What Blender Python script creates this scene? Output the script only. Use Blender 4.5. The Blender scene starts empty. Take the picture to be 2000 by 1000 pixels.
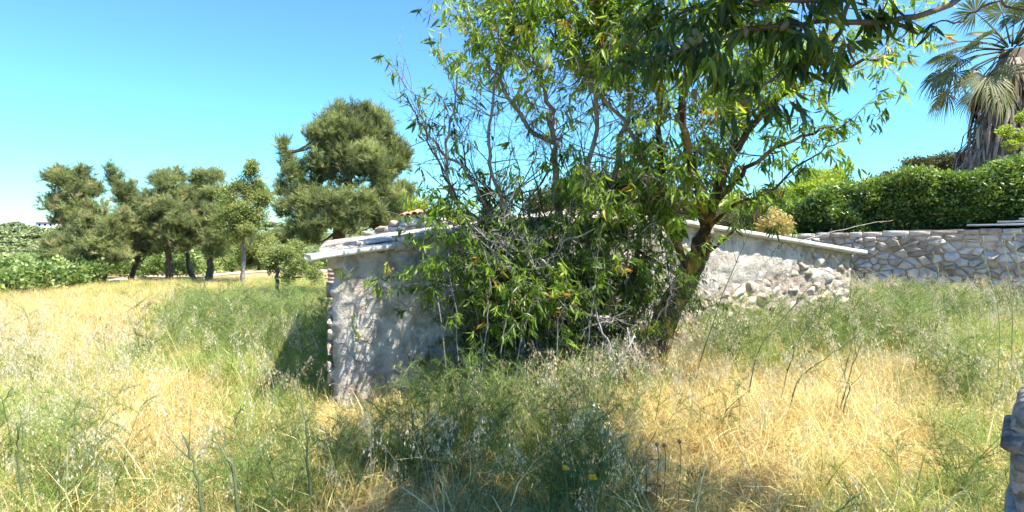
import bpy, math, random
import numpy as np
from mathutils import Matrix, Vector, noise as mnoise
random.seed(7); rng = np.random.default_rng(7)
R = math.radians
sc = bpy.context.scene
COL = sc.collection

# ------------------------------------------------------------------ camera, sky, sun, exposure
EYE = 1.65; F = 1091.0; PITCH = math.atan(50/F)
cam = bpy.data.cameras.new('camera'); camo = bpy.data.objects.new('camera', cam); COL.objects.link(camo)
camo.location = (0, 0, EYE); camo.rotation_euler = (math.pi/2-PITCH, 0, 0)
cam.sensor_width = 36; cam.lens = 36*F/2000; cam.clip_start = 0.05; cam.clip_end = 3000
sc.camera = camo
SUN_AZ = (0.88, -0.475); SUN_EL = R(60)
w = bpy.data.worlds.new('World'); sc.world = w; w.use_nodes = True
nt = w.node_tree; nt.nodes.clear()
sky = nt.nodes.new('ShaderNodeTexSky'); sky.sky_type = 'NISHITA'; sky.sun_disc = False
sky.sun_elevation = SUN_EL; sky.sun_rotation = math.atan2(SUN_AZ[0], SUN_AZ[1])
sky.air_density = 1.0; sky.dust_density = 0.15; sky.ozone_density = 2.2; sky.altitude = 50
tint = nt.nodes.new('ShaderNodeMix'); tint.data_type = 'RGBA'; tint.blend_type = 'MULTIPLY'
tint.inputs[0].default_value = 1.0; tint.inputs[7].default_value = (0.60, 1.16, 1.26, 1)
bg = nt.nodes.new('ShaderNodeBackground'); bg.inputs['Strength'].default_value = 0.1
wo = nt.nodes.new('ShaderNodeOutputWorld')
geo = nt.nodes.new('ShaderNodeTexCoord'); sep = nt.nodes.new('ShaderNodeSeparateXYZ'); nt.links.new(geo.outputs['Generated'], sep.inputs[0])
hz = nt.nodes.new('ShaderNodeValToRGB'); nt.links.new(sep.outputs['Z'], hz.inputs[0])
hz.color_ramp.elements[0].position = 0.0; hz.color_ramp.elements[0].color = (.46, .78, .86, 1)
hz.color_ramp.elements[1].position = .34; hz.color_ramp.elements[1].color = (.56, .93, 1.40, 1)
e_ = hz.color_ramp.elements.new(.12); e_.color = (.48, .95, 1.10, 1)
nt.links.new(hz.outputs[0], tint.inputs[7]); nt.links.new(sky.outputs[0], tint.inputs[6]); nt.links.new(tint.outputs[2], bg.inputs[0]); nt.links.new(bg.outputs[0], wo.inputs[0])
sl = bpy.data.lights.new('sun', 'SUN'); sl.energy = 5.0; sl.angle = R(0.53); sl.color = (1, 0.95, 0.86)
so = bpy.data.objects.new('sun', sl); COL.objects.link(so)
_c = math.cos(SUN_EL)/math.hypot(*SUN_AZ)
SD = Vector((SUN_AZ[0]*_c, SUN_AZ[1]*_c, math.sin(SUN_EL)))
so.rotation_euler = SD.to_track_quat('Z', 'Y').to_euler(); so.location = (6, -3, 12)
vs = sc.view_settings; vs.view_transform = 'Standard'; vs.look = 'None'; vs.gamma = 1; vs.use_curve_mapping = False
vs.exposure = 1.45
sc.cycles.max_bounces = 6; sc.cycles.diffuse_bounces = 3; sc.cycles.glossy_bounces = 2; sc.cycles.transmission_bounces = 4
sc.cycles.adaptive_threshold = .03

# ------------------------------------------------------------------ helpers
def at(px, py, D):
    """world point seen at photo pixel (2000x1000) at distance Y = D"""
    a = (px-1000)/F; b = (500-py)/F
    cp, sp = math.cos(PITCH), math.sin(PITCH)
    dy = cp + b*sp; dz = -sp + b*cp
    k = D/dy
    return np.array([a*k, D, EYE+dz*k])
def proj(P):
    P = np.asarray(P, float); cp, sp = math.cos(PITCH), math.sin(PITCH)
    x = P[..., 0]; y = P[..., 1]; z = P[..., 2]-EYE
    dep = y*cp - z*sp; up = y*sp + z*cp
    dep = np.maximum(dep, 0.05)
    return 1000+F*x/dep, 500-F*up/dep
def sstep(a, b, x): t = np.clip((x-a)/(b-a), 0, 1); return t*t*(3-2*t)
class VN:  # smooth value noise in 2D
    def __init__(s, seed): s.g = np.random.default_rng(seed).random((64, 64))
    def __call__(s, x, y, sc_=1.0):
        x = np.asarray(x, float)/sc_; y = np.asarray(y, float)/sc_
        i = np.floor(x).astype(int); j = np.floor(y).astype(int); u = x-i; v = y-j
        u = u*u*(3-2*u); v = v*v*(3-2*v); g = s.g
        return (g[i % 64, j % 64]*(1-u)+g[(i+1) % 64, j % 64]*u)*(1-v)+(g[i % 64, (j+1) % 64]*(1-u)+g[(i+1) % 64, (j+1) % 64]*u)*v
N1, N2, N3 = VN(1), VN(2), VN(3)
def G(X, Y):
    """height of the ground"""
    X = np.asarray(X, float); Y = np.asarray(Y, float)
    left = sstep(2.5, -4.0, X-0.12*Y)
    z = -0.036*np.clip(Y-2, 0, 48)*left
    z = z + 0.42*np.exp(-((X+13)/6)**2-((Y-33)/5)**2)
    far = np.interp(Y, [0, 48, 90, 215, 300, 900], [0, 0, -5.2, 0.4, 0.4, -1.0])*sstep(30, -10, X-0.05*Y)
    z = z+far + (N1(X, Y, 3.0)-.5)*0.16*sstep(4, 9, Y) + (N2(X, Y, 0.9)-.5)*0.07
    z = z + sstep(60, 120, Y)*(N3(X, Y, 40)-.5)*1.6
    return z

def link(name, me, parent=None, loc=None):
    o = bpy.data.objects.new(name, me)
    COL.objects.link(o)
    if parent is not None:
        o.parent = parent; o.matrix_parent_inverse = Matrix.Translation(-parent.location)
    return o
def empty(name, loc, label, cat, group=None):
    o = bpy.data.objects.new(name, None); COL.objects.link(o); o.location = tuple(float(v) for v in loc)
    o.empty_display_size = 0.2
    return tag(o, label, cat, group)
def tag(o, label=None, cat=None, group=None, kind=None):
    if label: o['label'] = label
    if cat: o['category'] = cat
    if group: o['group'] = group
    if kind: o['kind'] = kind
    return o
def mesh(name, V, T=None, Q=None, mats=(), tint=None, smooth=False, matidx=None):
    V = np.asarray(V, np.float32).reshape(-1, 3)
    T = np.zeros((0, 3), np.int32) if T is None or len(T) == 0 else np.asarray(T, np.int32)
    Q = np.zeros((0, 4), np.int32) if Q is None or len(Q) == 0 else np.asarray(Q, np.int32)
    me = bpy.data.meshes.new(name); me.vertices.add(len(V)); me.vertices.foreach_set('co', V.ravel())
    nT, nQ = len(T), len(Q)
    me.loops.add(nT*3+nQ*4); me.loops.foreach_set('vertex_index', np.concatenate([T.ravel(), Q.ravel()]))
    me.polygons.add(nT+nQ)
    me.polygons.foreach_set('loop_start', np.concatenate([np.arange(nT)*3, nT*3+np.arange(nQ)*4]).astype(np.int32))
    if smooth: me.polygons.foreach_set('use_smooth', np.ones(nT+nQ, bool))
    if matidx is not None: me.polygons.foreach_set('material_index', np.asarray(matidx, np.int32))
    if tint is not None:
        a = me.attributes.new('tint', 'FLOAT', 'POINT'); a.data.foreach_set('value', np.asarray(tint, np.float32))
    for m in (mats if isinstance(mats, (list, tuple)) else [mats]): me.materials.append(m)
    me.update(calc_edges=True); me.validate()
    return me
class MB:
    """collects shapes into one mesh"""
    def __init__(s): s.V = []; s.T = []; s.Q = []; s.t = []; s.n = 0
    def add(s, V, T=None, Q=None, tint=0.5):
        V = np.asarray(V, float).reshape(-1, 3)
        if T is not None and len(T): s.T.append(np.asarray(T)+s.n)
        if Q is not None and len(Q): s.Q.append(np.asarray(Q)+s.n)
        s.V.append(V); s.t.append(np.broadcast_to(np.asarray(tint, float), (len(V),))); s.n += len(V)
    def tube(s, P, r, k=5, tint=0.5, cap=True):
        P = np.asarray(P, float); n = len(P); r = np.broadcast_to(np.asarray(r, float), (n,))
        d = np.gradient(P, axis=0); d /= np.linalg.norm(d, axis=1)[:, None]+1e-9
        ref = np.array([0.3, 0.9, 0.1]) if abs(d[0, 2]) > .8 else np.array([0, 0, 1.])
        a = np.cross(d, ref); a /= np.linalg.norm(a, axis=1)[:, None]+1e-9; b = np.cross(d, a)
        th = np.arange(k)*2*math.pi/k
        V = P[:, None]+r[:, None, None]*(a[:, None]*np.cos(th)[None, :, None]+b[:, None]*np.sin(th)[None, :, None])
        i = np.arange(n-1)[:, None]*k; j = np.arange(k)[None]; j2 = (j+1) % k
        Q = np.stack([i+j, i+j2, i+k+j2, i+k+j], -1).reshape(-1, 4)
        T = []
        if cap:
            T = [[(n-1)*k, (n-1)*k+m, (n-1)*k+m+1] for m in range(1, k-1)] + [[0, m+1, m] for m in range(1, k-1)]
        s.add(V, T, Q, tint)
    def box(s, p0, p1, tint=0.5):
        x0, y0, z0 = p0; x1, y1, z1 = p1
        V = [(x0,y0,z0),(x1,y0,z0),(x1,y1,z0),(x0,y1,z0),(x0,y0,z1),(x1,y0,z1),(x1,y1,z1),(x0,y1,z1)]
        s.add(V, None, [(0,3,2,1),(4,5,6,7),(0,1,5,4),(1,2,6,5),(2,3,7,6),(3,0,4,7)], tint)
    def inst(s, tmpl, pos, d, up, scale, tint):
        """many copies of a template (V, T): local y along d"""
        TV, TT = tmpl
        pos = np.asarray(pos, float); d = np.asarray(d, float); d = d/(np.linalg.norm(d, axis=1)[:, None]+1e-9)
        x = np.cross(d, up); x /= np.linalg.norm(x, axis=1)[:, None]+1e-9; z = np.cross(x, d)
        sc_ = np.asarray(scale, float).reshape(-1, 1, 1)
        V = pos[:, None]+sc_*(TV[None, :, 0:1]*x[:, None]+TV[None, :, 1:2]*d[:, None]+TV[None, :, 2:3]*z[:, None])
        n = len(pos); T = (TT[None]+np.arange(n)[:, None, None]*len(TV)).reshape(-1, 3)
        s.add(V.reshape(-1, 3), T, None, np.repeat(np.broadcast_to(np.asarray(tint, float), (n,)), len(TV)))
    def mesh(s, name, mats, smooth=False, origin=None):
        V = np.concatenate(s.V)
        if origin is not None: V = V-np.asarray(origin)
        return mesh(name, V, np.concatenate(s.T) if s.T else None, np.concatenate(s.Q) if s.Q else None, mats, np.concatenate(s.t), smooth)
def unit(v): v = np.asarray(v, float); return v/(np.linalg.norm(v, axis=-1, keepdims=True)+1e-9)
def spline(P, n):
    """smooth curve through points"""
    P = np.asarray(P, float); m = len(P)
    if m < 3: t = np.linspace(0, 1, n)[:, None]; return P[0]*(1-t)+P[-1]*t
    Q = np.vstack([2*P[0]-P[1], P, 2*P[-1]-P[-2]]); out = []
    for u in np.linspace(0, m-1-1e-6, n):
        i = int(u); t = u-i; a, b, c, d = Q[i:i+4]
        out.append(.5*((2*b)+(-a+c)*t+(2*a-5*b+4*c-d)*t*t+(-a+3*b-3*c+d)*t**3))
    return np.array(out)

# ------------------------------------------------------------------ materials
def newmat(name):
    m = bpy.data.materials.new(name); m.use_nodes = True; n = m.node_tree; n.nodes.clear()
    out = n.nodes.new('ShaderNodeOutputMaterial'); return m, n, out
def ramp(n, cols, inter='LINEAR'):
    r = n.nodes.new('ShaderNodeValToRGB'); cr = r.color_ramp; cr.interpolation = inter
    while len(cr.elements) < len(cols): cr.elements.new(0.5)
    for e, (p, c) in zip(cr.elements, cols): e.position = p; e.color = (*c, 1)
    return r
def leafmat(name, cols, trans=0.4, inst=False, rough=0.5, tboost=(1.5, 1.6, 0.8), spec=0.3):
    m, n, out = newmat(name)
    a = n.nodes.new('ShaderNodeAttribute'); a.attribute_name = 'tint'; a.attribute_type = 'INSTANCER' if inst else 'GEOMETRY'
    r = ramp(n, cols)
    n.links.new(a.outputs['Fac'], r.inputs[0])
    p = n.nodes.new('ShaderNodeBsdfPrincipled'); p.inputs['Roughness'].default_value = rough
    p.inputs['Specular IOR Level'].default_value = spec
    n.links.new(r.outputs[0], p.inputs['Base Color'])
    t = n.nodes.new('ShaderNodeBsdfTranslucent')
    mu = n.nodes.new('ShaderNodeMix'); mu.data_type = 'RGBA'; mu.blend_type = 'MULTIPLY'; mu.inputs[0].default_value = 1
    mu.inputs[7].default_value = (*tboost, 1); n.links.new(r.outputs[0], mu.inputs[6]); n.links.new(mu.outputs[2], t.inputs[0])
    mx = n.nodes.new('ShaderNodeMixShader'); mx.inputs[0].default_value = trans
    n.links.new(p.outputs[0], mx.inputs[1]); n.links.new(t.outputs[0], mx.inputs[2]); n.links.new(mx.outputs[0], out.inputs[0])
    return m
def solid(name, cols, scale=6, rough=0.9, bump=0.3, bscale=30, detail=8, obj_rand=0.0, stretch=(1, 1, 1), dist=0.02, extra=None):
    """noise-coloured rough surface with bump; obj_rand varies the tone from piece to piece"""
    m, n, out = newmat(name)
    tc = n.nodes.new('ShaderNodeTexCoord'); mp = n.nodes.new('ShaderNodeMapping'); mp.inputs['Scale'].default_value = stretch
    n.links.new(tc.outputs['Object'], mp.inputs[0])
    no = n.nodes.new('ShaderNodeTexNoise'); no.inputs['Scale'].default_value = scale; no.inputs['Detail'].default_value = detail
    no.inputs['Roughness'].default_value = .65
    n.links.new(mp.outputs[0], no.inputs['Vector'])
    r = ramp(n, cols); fac = no.outputs['Fac']
    if obj_rand:
        oi = n.nodes.new('ShaderNodeObjectInfo'); mr = n.nodes.new('ShaderNodeMapRange')
        mr.inputs[3].default_value = -obj_rand; mr.inputs[4].default_value = obj_rand
        n.links.new(oi.outputs['Random'], mr.inputs[0]); ad = n.nodes.new('ShaderNodeMath'); ad.operation = 'ADD'
        n.links.new(fac, ad.inputs[0]); n.links.new(mr.outputs[0], ad.inputs[1]); fac = ad.outputs[0]
    n.links.new(fac, r.inputs[0]); col = r.outputs[0]
    nb = n.nodes.new('ShaderNodeTexNoise'); nb.inputs['Scale'].default_value = bscale; nb.inputs['Detail'].default_value = 6
    nb.inputs['Roughness'].default_value = .7
    n.links.new(mp.outputs[0], nb.inputs['Vector']); bu = n.nodes.new('ShaderNodeBump'); bu.inputs['Strength'].default_value = bump
    bu.inputs['Distance'].default_value = dist
    n.links.new(nb.outputs['Fac'], bu.inputs['Height'])
    p = n.nodes.new('ShaderNodeBsdfPrincipled'); p.inputs['Roughness'].default_value = rough; p.inputs['Specular IOR Level'].default_value = .2
    if extra: col = extra(n, mp.outputs[0], col, bu)
    n.links.new(col, p.inputs['Base Color']); n.links.new(bu.outputs[0], p.inputs['Normal']); n.links.new(p.outputs[0], out.inputs[0])
    return m
def mixcol(n, fac, a, b):
    x = n.nodes.new('ShaderNodeMix'); x.data_type = 'RGBA'; n.links.new(fac, x.inputs[0])
    for s_, v in ((6, a), (7, b)):
        if isinstance(v, tuple): x.inputs[s_].default_value = (*v, 1)
        else: n.links.new(v, x.inputs[s_])
    return x.outputs[2]
def plaster_extra(n, vec, col, bu):
    # stains, cracks and rubbed-off patches
    wa = n.nodes.new('ShaderNodeTexNoise'); wa.inputs['Scale'].default_value = 3.0; wa.inputs['Detail'].default_value = 6
    n.links.new(vec, wa.inputs['Vector'])
    vm = n.nodes.new('ShaderNodeVectorMath'); vm.operation = 'MULTIPLY_ADD'; n.links.new(wa.outputs['Color'], vm.inputs[0])
    vm.inputs[1].default_value = (.5, .5, .5); n.links.new(vec, vm.inputs[2])
    vo = n.nodes.new('ShaderNodeTexVoronoi'); vo.feature = 'DISTANCE_TO_EDGE'; vo.inputs['Scale'].default_value = 2.3
    n.links.new(vm.outputs[0], vo.inputs['Vector'])
    r = ramp(n, [(0.0, (1, 1, 1)), (0.010, (.55, .55, .55)), (0.022, (0, 0, 0))]); n.links.new(vo.outputs['Distance'], r.inputs[0])
    br = n.nodes.new('ShaderNodeTexNoise'); br.inputs['Scale'].default_value = 1.7; br.inputs['Detail'].default_value = 2; n.links.new(vec, br.inputs['Vector'])
    gate = ramp(n, [(.44, (0, 0, 0)), (.62, (1, 1, 1))]); n.links.new(br.outputs['Fac'], gate.inputs[0])
    mu = n.nodes.new('ShaderNodeMath'); mu.operation = 'MULTIPLY'; n.links.new(r.outputs[0], mu.inputs[0]); n.links.new(gate.outputs[0], mu.inputs[1])
    st = n.nodes.new('ShaderNodeTexNoise'); st.inputs['Scale'].default_value = 9; st.inputs['Detail'].default_value = 9; st.inputs['Roughness'].default_value = .75
    n.links.new(vec, st.inputs['Vector']); sr = ramp(n, [(.52, (0, 0, 0)), (.66, (1, 1, 1))]); n.links.new(st.outputs['Fac'], sr.inputs[0])
    sm = n.nodes.new('ShaderNodeMath'); sm.operation = 'MULTIPLY'; sm.inputs[1].default_value = .75; n.links.new(sr.outputs[0], sm.inputs[0])
    c = mixcol(n, sm.outputs[0], col, (.20, .185, .165)); c = mixcol(n, mu.outputs[0], c, (.06, .052, .045))
    return c

M = {}
STRAW = [(0, (.30, .19, .065)), (.3, (.52, .38, .13)), (.6, (.69, .56, .21)), (1, (.82, .73, .38))]
M['straw'] = leafmat('dry_straw', STRAW, .25, True, .6, (1.1, 1.05, .9))
GREEN = [(0, (.06, .12, .022)), (.4, (.17, .26, .05)), (.75, (.33, .42, .10)), (1, (.58, .58, .20))]
M['grass'] = leafmat('green_grass', GREEN, .35, True, .5, (1.2, 1.3, .7))
FEN = [(0, (.07, .105, .03)), (.45, (.17, .23, .065)), (.85, (.34, .39, .12)), (1, (.50, .42, .18))]
M['fennel'] = leafmat('fennel_green', FEN, .35, True, .5, (1.1, 1.3, .8))
M['oat'] = leafmat('oat_spikelet', [(0, (.42, .33, .18)), (.5, (.62, .54, .34)), (1, (.78, .74, .56))], .35, True, .5, (1.1, 1.1, .95))
ALM = [(0, (.022, .048, .012)), (.25, (.07, .12, .022)), (.6, (.24, .34, .050)), (.86, (.44, .54, .12)), (.94, (.48, .42, .06)), (1, (.45, .20, .05))]
M['almond'] = leafmat('almond_leaf', ALM, .55, False, .38, (1.4, 1.55, .5), .4)
PIN = [(0, (.09, .115, .055)), (.35, (.20, .235, .10)), (.7, (.33, .365, .15)), (.9, (.44, .46, .21)), (1, (.50, .40, .25))]
M['pine'] = leafmat('pine_needles', PIN, .45, True, .6, (1.25, 1.25, .7))
M['pine_mesh'] = leafmat('far_pine_needles', PIN, .2, False, .6, (1.2, 1.25, .7))
M['pale'] = leafmat('pale_leaves', [(0, (.10, .14, .04)), (.5, (.27, .31, .10)), (1, (.48, .46, .19))], .4, True, .5, (1.2, 1.3, .7))
M['vine'] = leafmat('vine_leaves', [(0, (.07, .12, .035)), (.5, (.21, .28, .085)), (1, (.44, .48, .20))], .4, True, .45, (1.2, 1.4, .6))
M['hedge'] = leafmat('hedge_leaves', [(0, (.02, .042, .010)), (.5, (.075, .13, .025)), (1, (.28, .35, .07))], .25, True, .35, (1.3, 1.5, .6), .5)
M['lime'] = leafmat('yellow_green_leaves', [(0, (.16, .22, .03)), (.5, (.34, .42, .05)), (1, (.58, .60, .09))], .45, True, .5, (1.2, 1.3, .6))
M['drybush'] = leafmat('dry_yellow_leaves', [(0, (.46, .38, .13)), (1, (.78, .68, .30))], .4, True, .6, (1.1, 1.0, .7))
M['olive'] = leafmat('brownish_foliage', [(0, (.045, .050, .020)), (.6, (.12, .13, .04)), (1, (.26, .20, .07))], .25, True, .6, (1.2, 1.2, .7))
M['palmleaf'] = leafmat('palm_leaf', [(0, (.035, .05, .022)), (.5, (.10, .125, .045)), (.8, (.24, .23, .075)), (1, (.34, .23, .10))], .3, False, .5, (1.2, 1.25, .7), .4)
M['palmdead'] = solid('dead_palm_leaf', [(.3, (.10, .07, .05)), (.5, (.23, .175, .135)), (.75, (.42, .34, .27))], 3, obj_rand=.3, stretch=(3, 3, .6))
M['core'] = solid('painted_inner_shade', [(.3, (.012, .018, .008)), (.7, (.03, .04, .016))], 4)  # near-black colour that paints the shade inside the hedge
M['bark'] = solid('bark_brown', [(.3, (.05, .038, .028)), (.55, (.12, .095, .07)), (.75, (.20, .17, .14))], 9, bump=.8, bscale=18, stretch=(1, 1, .35))
M['greybark'] = solid('bark_grey', [(.3, (.13, .115, .10)), (.55, (.25, .225, .20)), (.8, (.42, .39, .35))], 14, bump=.5, stretch=(1, 1, .4))
M['deadwood'] = solid('bleached_deadwood', [(.3, (.25, .22, .20)), (.6, (.46, .42, .38)), (.8, (.62, .58, .54))], 14, bump=.4)
def moss(n, vec, col, bu):
    a = n.nodes.new('ShaderNodeTexNoise'); a.inputs['Scale'].default_value = 8; a.inputs['Detail'].default_value = 5; n.links.new(vec, a.inputs['Vector'])
    r = ramp(n, [(.50, (0, 0, 0)), (.60, (1, 1, 1))]); n.links.new(a.outputs['Fac'], r.inputs[0])
    return mixcol(n, r.outputs[0], col, (.30, .21, .05))
M['mossbark'] = solid('lichen_covered_bark', [(.3, (.028, .020, .014)), (.6, (.085, .062, .042)), (.8, (.15, .12, .09))], 9, bump=1.0, bscale=22, stretch=(1, 1, .4), dist=.03, extra=moss)
M['stalk'] = solid('weed_stalk', [(.3, (.06, .085, .04)), (.7, (.14, .17, .08))], 8)
M['palestalk'] = solid('pale_green_stalk', [(.3, (.22, .27, .12)), (.7, (.36, .40, .20))], 8)
M['plaster'] = solid('old_lime_plaster', [(.30, (.22, .185, .15)), (.44, (.41, .36, .295)), (.56, (.53, .475, .40)), (.72, (.64, .585, .50))], 3.4, bump=1.0, bscale=17, dist=.035, extra=plaster_extra)
M['rubble'] = solid('limestone_rubble', [(.2, (.30, .21, .15)), (.40, (.50, .40, .30)), (.55, (.62, .54, .43)), (.8, (.70, .64, .55))], 7.0, bump=1.0, bscale=14, obj_rand=.16, dist=.05)
M['mortar'] = solid('earth_mortar', [(.3, (.22, .17, .125)), (.5, (.42, .34, .26)), (.7, (.58, .50, .41))], 9, bump=1.0, bscale=28, dist=.04)
M['concrete'] = solid('pale_concrete', [(.3, (.38, .345, .28)), (.55, (.58, .54, .45)), (.8, (.70, .66, .57))], 5, bump=.3, bscale=40)
M['greystone'] = solid('grey_wall_stone', [(.2, (.26, .19, .14)), (.42, (.43, .36, .30)), (.6, (.58, .51, .44)), (.85, (.70, .65, .58))], 4.5, bump=.9, bscale=16, obj_rand=.2, dist=.035)
M['stumpstone'] = solid('weathered_dark_stone', [(.25, (.10, .08, .065)), (.45, (.28, .24, .20)), (.6, (.43, .385, .33)), (.75, (.58, .53, .46))], 14, bump=1.0, bscale=40, obj_rand=.12, dist=.02)
M['joint'] = solid('wall_joint', [(.3, (.05, .045, .04)), (.7, (.12, .105, .09))], 12)
M['brick'] = solid('pinkish_brick', [(.2, (.40, .22, .15)), (.5, (.52, .37, .28)), (.85, (.62, .53, .44))], 4, obj_rand=.25)
M['tile'] = solid('terracotta', [(.3, (.42, .17, .09)), (.7, (.60, .32, .20))], 6, obj_rand=.15)
M['fruit'] = solid('almond_husk', [(.3, (.06, .065, .03)), (.7, (.13, .13, .06))], 60, bump=.2, rough=.8)
M['petal'] = leafmat('yellow_petal', [(0, (.80, .50, .02)), (1, (.90, .62, .04))], .3, False, .5, (1, 1, .8))
M['white'] = solid('white_house_wall', [(.3, (.70, .68, .64)), (.7, (.80, .79, .76))], 2)
M['roof'] = solid('far_roof', [(.3, (.40, .24, .16)), (.7, (.52, .36, .27))], 2)
M['dark'] = solid('dark_opening', [(.3, (.02, .02, .02)), (.7, (.04, .04, .04))], 2)

# ------------------------------------------------------------------ ground and path
def ground_extra(n, vec, col, bu):
    a = n.nodes.new('ShaderNodeTexNoise'); a.inputs['Scale'].default_value = 45; a.inputs['Detail'].default_value = 8; a.inputs['Roughness'].default_value = .8
    n.links.new(vec, a.inputs['Vector']); r = ramp(n, [(.45, (0, 0, 0)), (.62, (1, 1, 1))]); n.links.new(a.outputs['Fac'], r.inputs[0])
    c = mixcol(n, r.outputs[0], col, (.48, .37, .18))
    # far ground turns to scrub green
    sx = n.nodes.new('ShaderNodeSeparateXYZ'); n.links.new(vec, sx.inputs[0])
    mr = n.nodes.new('ShaderNodeMapRange'); mr.inputs[1].default_value = 50; mr.inputs[2].default_value = 75; n.links.new(sx.outputs['Y'], mr.inputs[0])
    return mixcol(n, mr.outputs[0], c, (.10, .115, .05))
M['ground'] = solid('dry_earth', [(.3, (.14, .095, .055)), (.5, (.30, .21, .115)), (.7, (.42, .32, .17))], 1.2, bump=1.0, bscale=30, dist=.04, extra=ground_extra)
xs = np.concatenate([-np.geomspace(700, 12, 45), np.linspace(-11.7, 14, 110), np.geomspace(14.5, 700, 40)])
ys = np.concatenate([np.linspace(-30, 0, 16), np.linspace(.3, 14, 70), np.geomspace(14.4, 900, 90)])
XX, YY = np.meshgrid(xs, ys, indexing='ij'); ZZ = G(XX, YY)
nx, ny = XX.shape; ii, jj = np.meshgrid(np.arange(nx-1), np.arange(ny-1), indexing='ij'); b = (ii*ny+jj).ravel()
gr = link('ground', mesh('ground', np.stack([XX, YY, ZZ], -1).reshape(-1, 3), None, np.stack([b, b+ny, b+ny+1, b+1], -1), M['ground'], None, True)); tag(gr, kind='structure')
M['sand'] = solid('pale_sandy_track', [(.3, (.50, .40, .26)), (.7, (.66, .56, .38))], 1.5, bump=.5, bscale=20)
pc = spline([(-21, 29.5), (-17, 31), (-13, 33), (-9, 34.5), (-4, 36)], 30); pv = []
for k, (x, y) in enumerate(pc):
    for q in (-1.9, -.6, .6, 1.9): pv.append((x-.2*q, y+q, float(G(x-.2*q, y+q))+.03))
pq = [(k*4+j, k*4+j+1, k*4+j+5, k*4+j+4) for k in range(29) for j in range(3)]
tag(link('path', mesh('path', pv, None, [q[::-1] for q in pq], M['sand'], None, True)), kind='structure')

# ------------------------------------------------------------------ instanced growth (stuff: grass, needles, leaves)
def gn_scatter(name, protos, P, rot, scl, idx, tint, parent=None):
    P = np.asarray(P, np.float32); org = np.array(parent.location) if parent is not None else np.zeros(3)
    me = bpy.data.meshes.new(name); me.vertices.add(len(P)); me.vertices.foreach_set('co', P.ravel())
    for an, ty, key, val in (('rot', 'FLOAT_VECTOR', 'vector', rot), ('scl', 'FLOAT', 'value', scl), ('idx', 'INT', 'value', idx), ('tint', 'FLOAT', 'value', tint)):
        a = me.attributes.new(an, ty, 'POINT'); a.data.foreach_set(key, np.asarray(val, np.int32 if ty == 'INT' else np.float32).ravel())
    for pr in protos:
        for m_ in pr.materials:
            if m_.name not in [x.name for x in me.materials]: me.materials.append(m_)
    o = link(name, me, parent)
    ng = bpy.data.node_groups.new(name+'_growth', 'GeometryNodeTree')
    ng.interface.new_socket('Geometry', in_out='INPUT', socket_type='NodeSocketGeometry'); ng.interface.new_socket('Geometry', in_out='OUTPUT', socket_type='NodeSocketGeometry')
    gi = ng.nodes.new('NodeGroupInput'); go = ng.nodes.new('NodeGroupOutput')
    jn = ng.nodes.new('GeometryNodeJoinGeometry')
    for pr in protos:
        po = bpy.data.objects.new(name+'_source', pr)
        oi = ng.nodes.new('GeometryNodeObjectInfo'); oi.inputs['Object'].default_value = po
        g2 = ng.nodes.new('GeometryNodeGeometryToInstance'); ng.links.new(oi.outputs['Geometry'], g2.inputs[0]); ng.links.new(g2.outputs[0], jn.inputs[0])
    ip = ng.nodes.new('GeometryNodeInstanceOnPoints'); ip.inputs['Pick Instance'].default_value = True
    def na(nm, ty):
        x = ng.nodes.new('GeometryNodeInputNamedAttribute'); x.data_type = ty; x.inputs['Name'].default_value = nm; return x.outputs['Attribute']
    e2r = ng.nodes.new('FunctionNodeEulerToRotation')
    ng.links.new(na('rot', 'FLOAT_VECTOR'), e2r.inputs[0]); ng.links.new(e2r.outputs[0], ip.inputs['Rotation'])
    ng.links.new(na('scl', 'FLOAT'), ip.inputs['Scale']); ng.links.new(na('idx', 'INT'), ip.inputs['Instance Index'])
    ng.links.new(gi.outputs[0], ip.inputs['Points']); ng.links.new(jn.outputs[0], ip.inputs['Instance']); ng.links.new(ip.outputs[0], go.inputs[0])
    md = o.modifiers.new('growth', 'NODES'); md.node_group = ng
    o['kind'] = 'stuff'
    return o
def rand_rot(n, tilt=.25):
    return np.stack([rng.normal(0, tilt, n), rng.normal(0, tilt, n), rng.uniform(0, 6.283, n)], -1)

# templates
def leaf_tmpl(w=.13, droop=.25, fold=.05):
    V = [(0, 0, 0)]
    for t, k in ((.33, 1.0), (.68, .8)):
        z = -droop*t*t
        V += [(-w*k, t, z+fold*k), (0, t, z), (w*k, t, z+fold*k)]
    V.append((0, 1, -droop))
    T = [(0,1,2),(0,2,3),(1,4,5),(1,5,2),(2,5,6),(2,6,3),(4,7,5),(5,7,6)]
    return np.array(V, float), np.array(T)
LEAVES = [leaf_tmpl(.095, .28), leaf_tmpl(.085, .45, .05), leaf_tmpl(.11, .15, .03)]
DIAMOND = (np.array([(0, 0, 0), (-.25, .5, .05), (.25, .5, .05), (0, 1, -.05)], float), np.array([(0, 1, 2), (1, 3, 2)]))
NEEDLE = (np.array([(-.06, 0, 0), (.06, 0, 0), (0, 1, 0)], float), np.array([(0, 1, 2)]))
def rdir(n, zmin=-1.):
    z = rng.uniform(zmin, 1, n); a = rng.uniform(0, 6.283, n); r = np.sqrt(1-z*z)
    return np.stack([r*np.cos(a), r*np.sin(a), z], -1)
def clump_mesh(name, mat, n, rad, L, tmpl, zmin=-.4, spread=.6):
    mb = MB(); p = rdir(n)*rad*rng.uniform(.15, 1, (n, 1))**.6; d = unit(rdir(n, zmin)+spread*unit(p))
    mb.inst(tmpl, p, d, rdir(n), L*rng.uniform(.6, 1.2, n), .5)
    return mb.mesh(name, mat)
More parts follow.
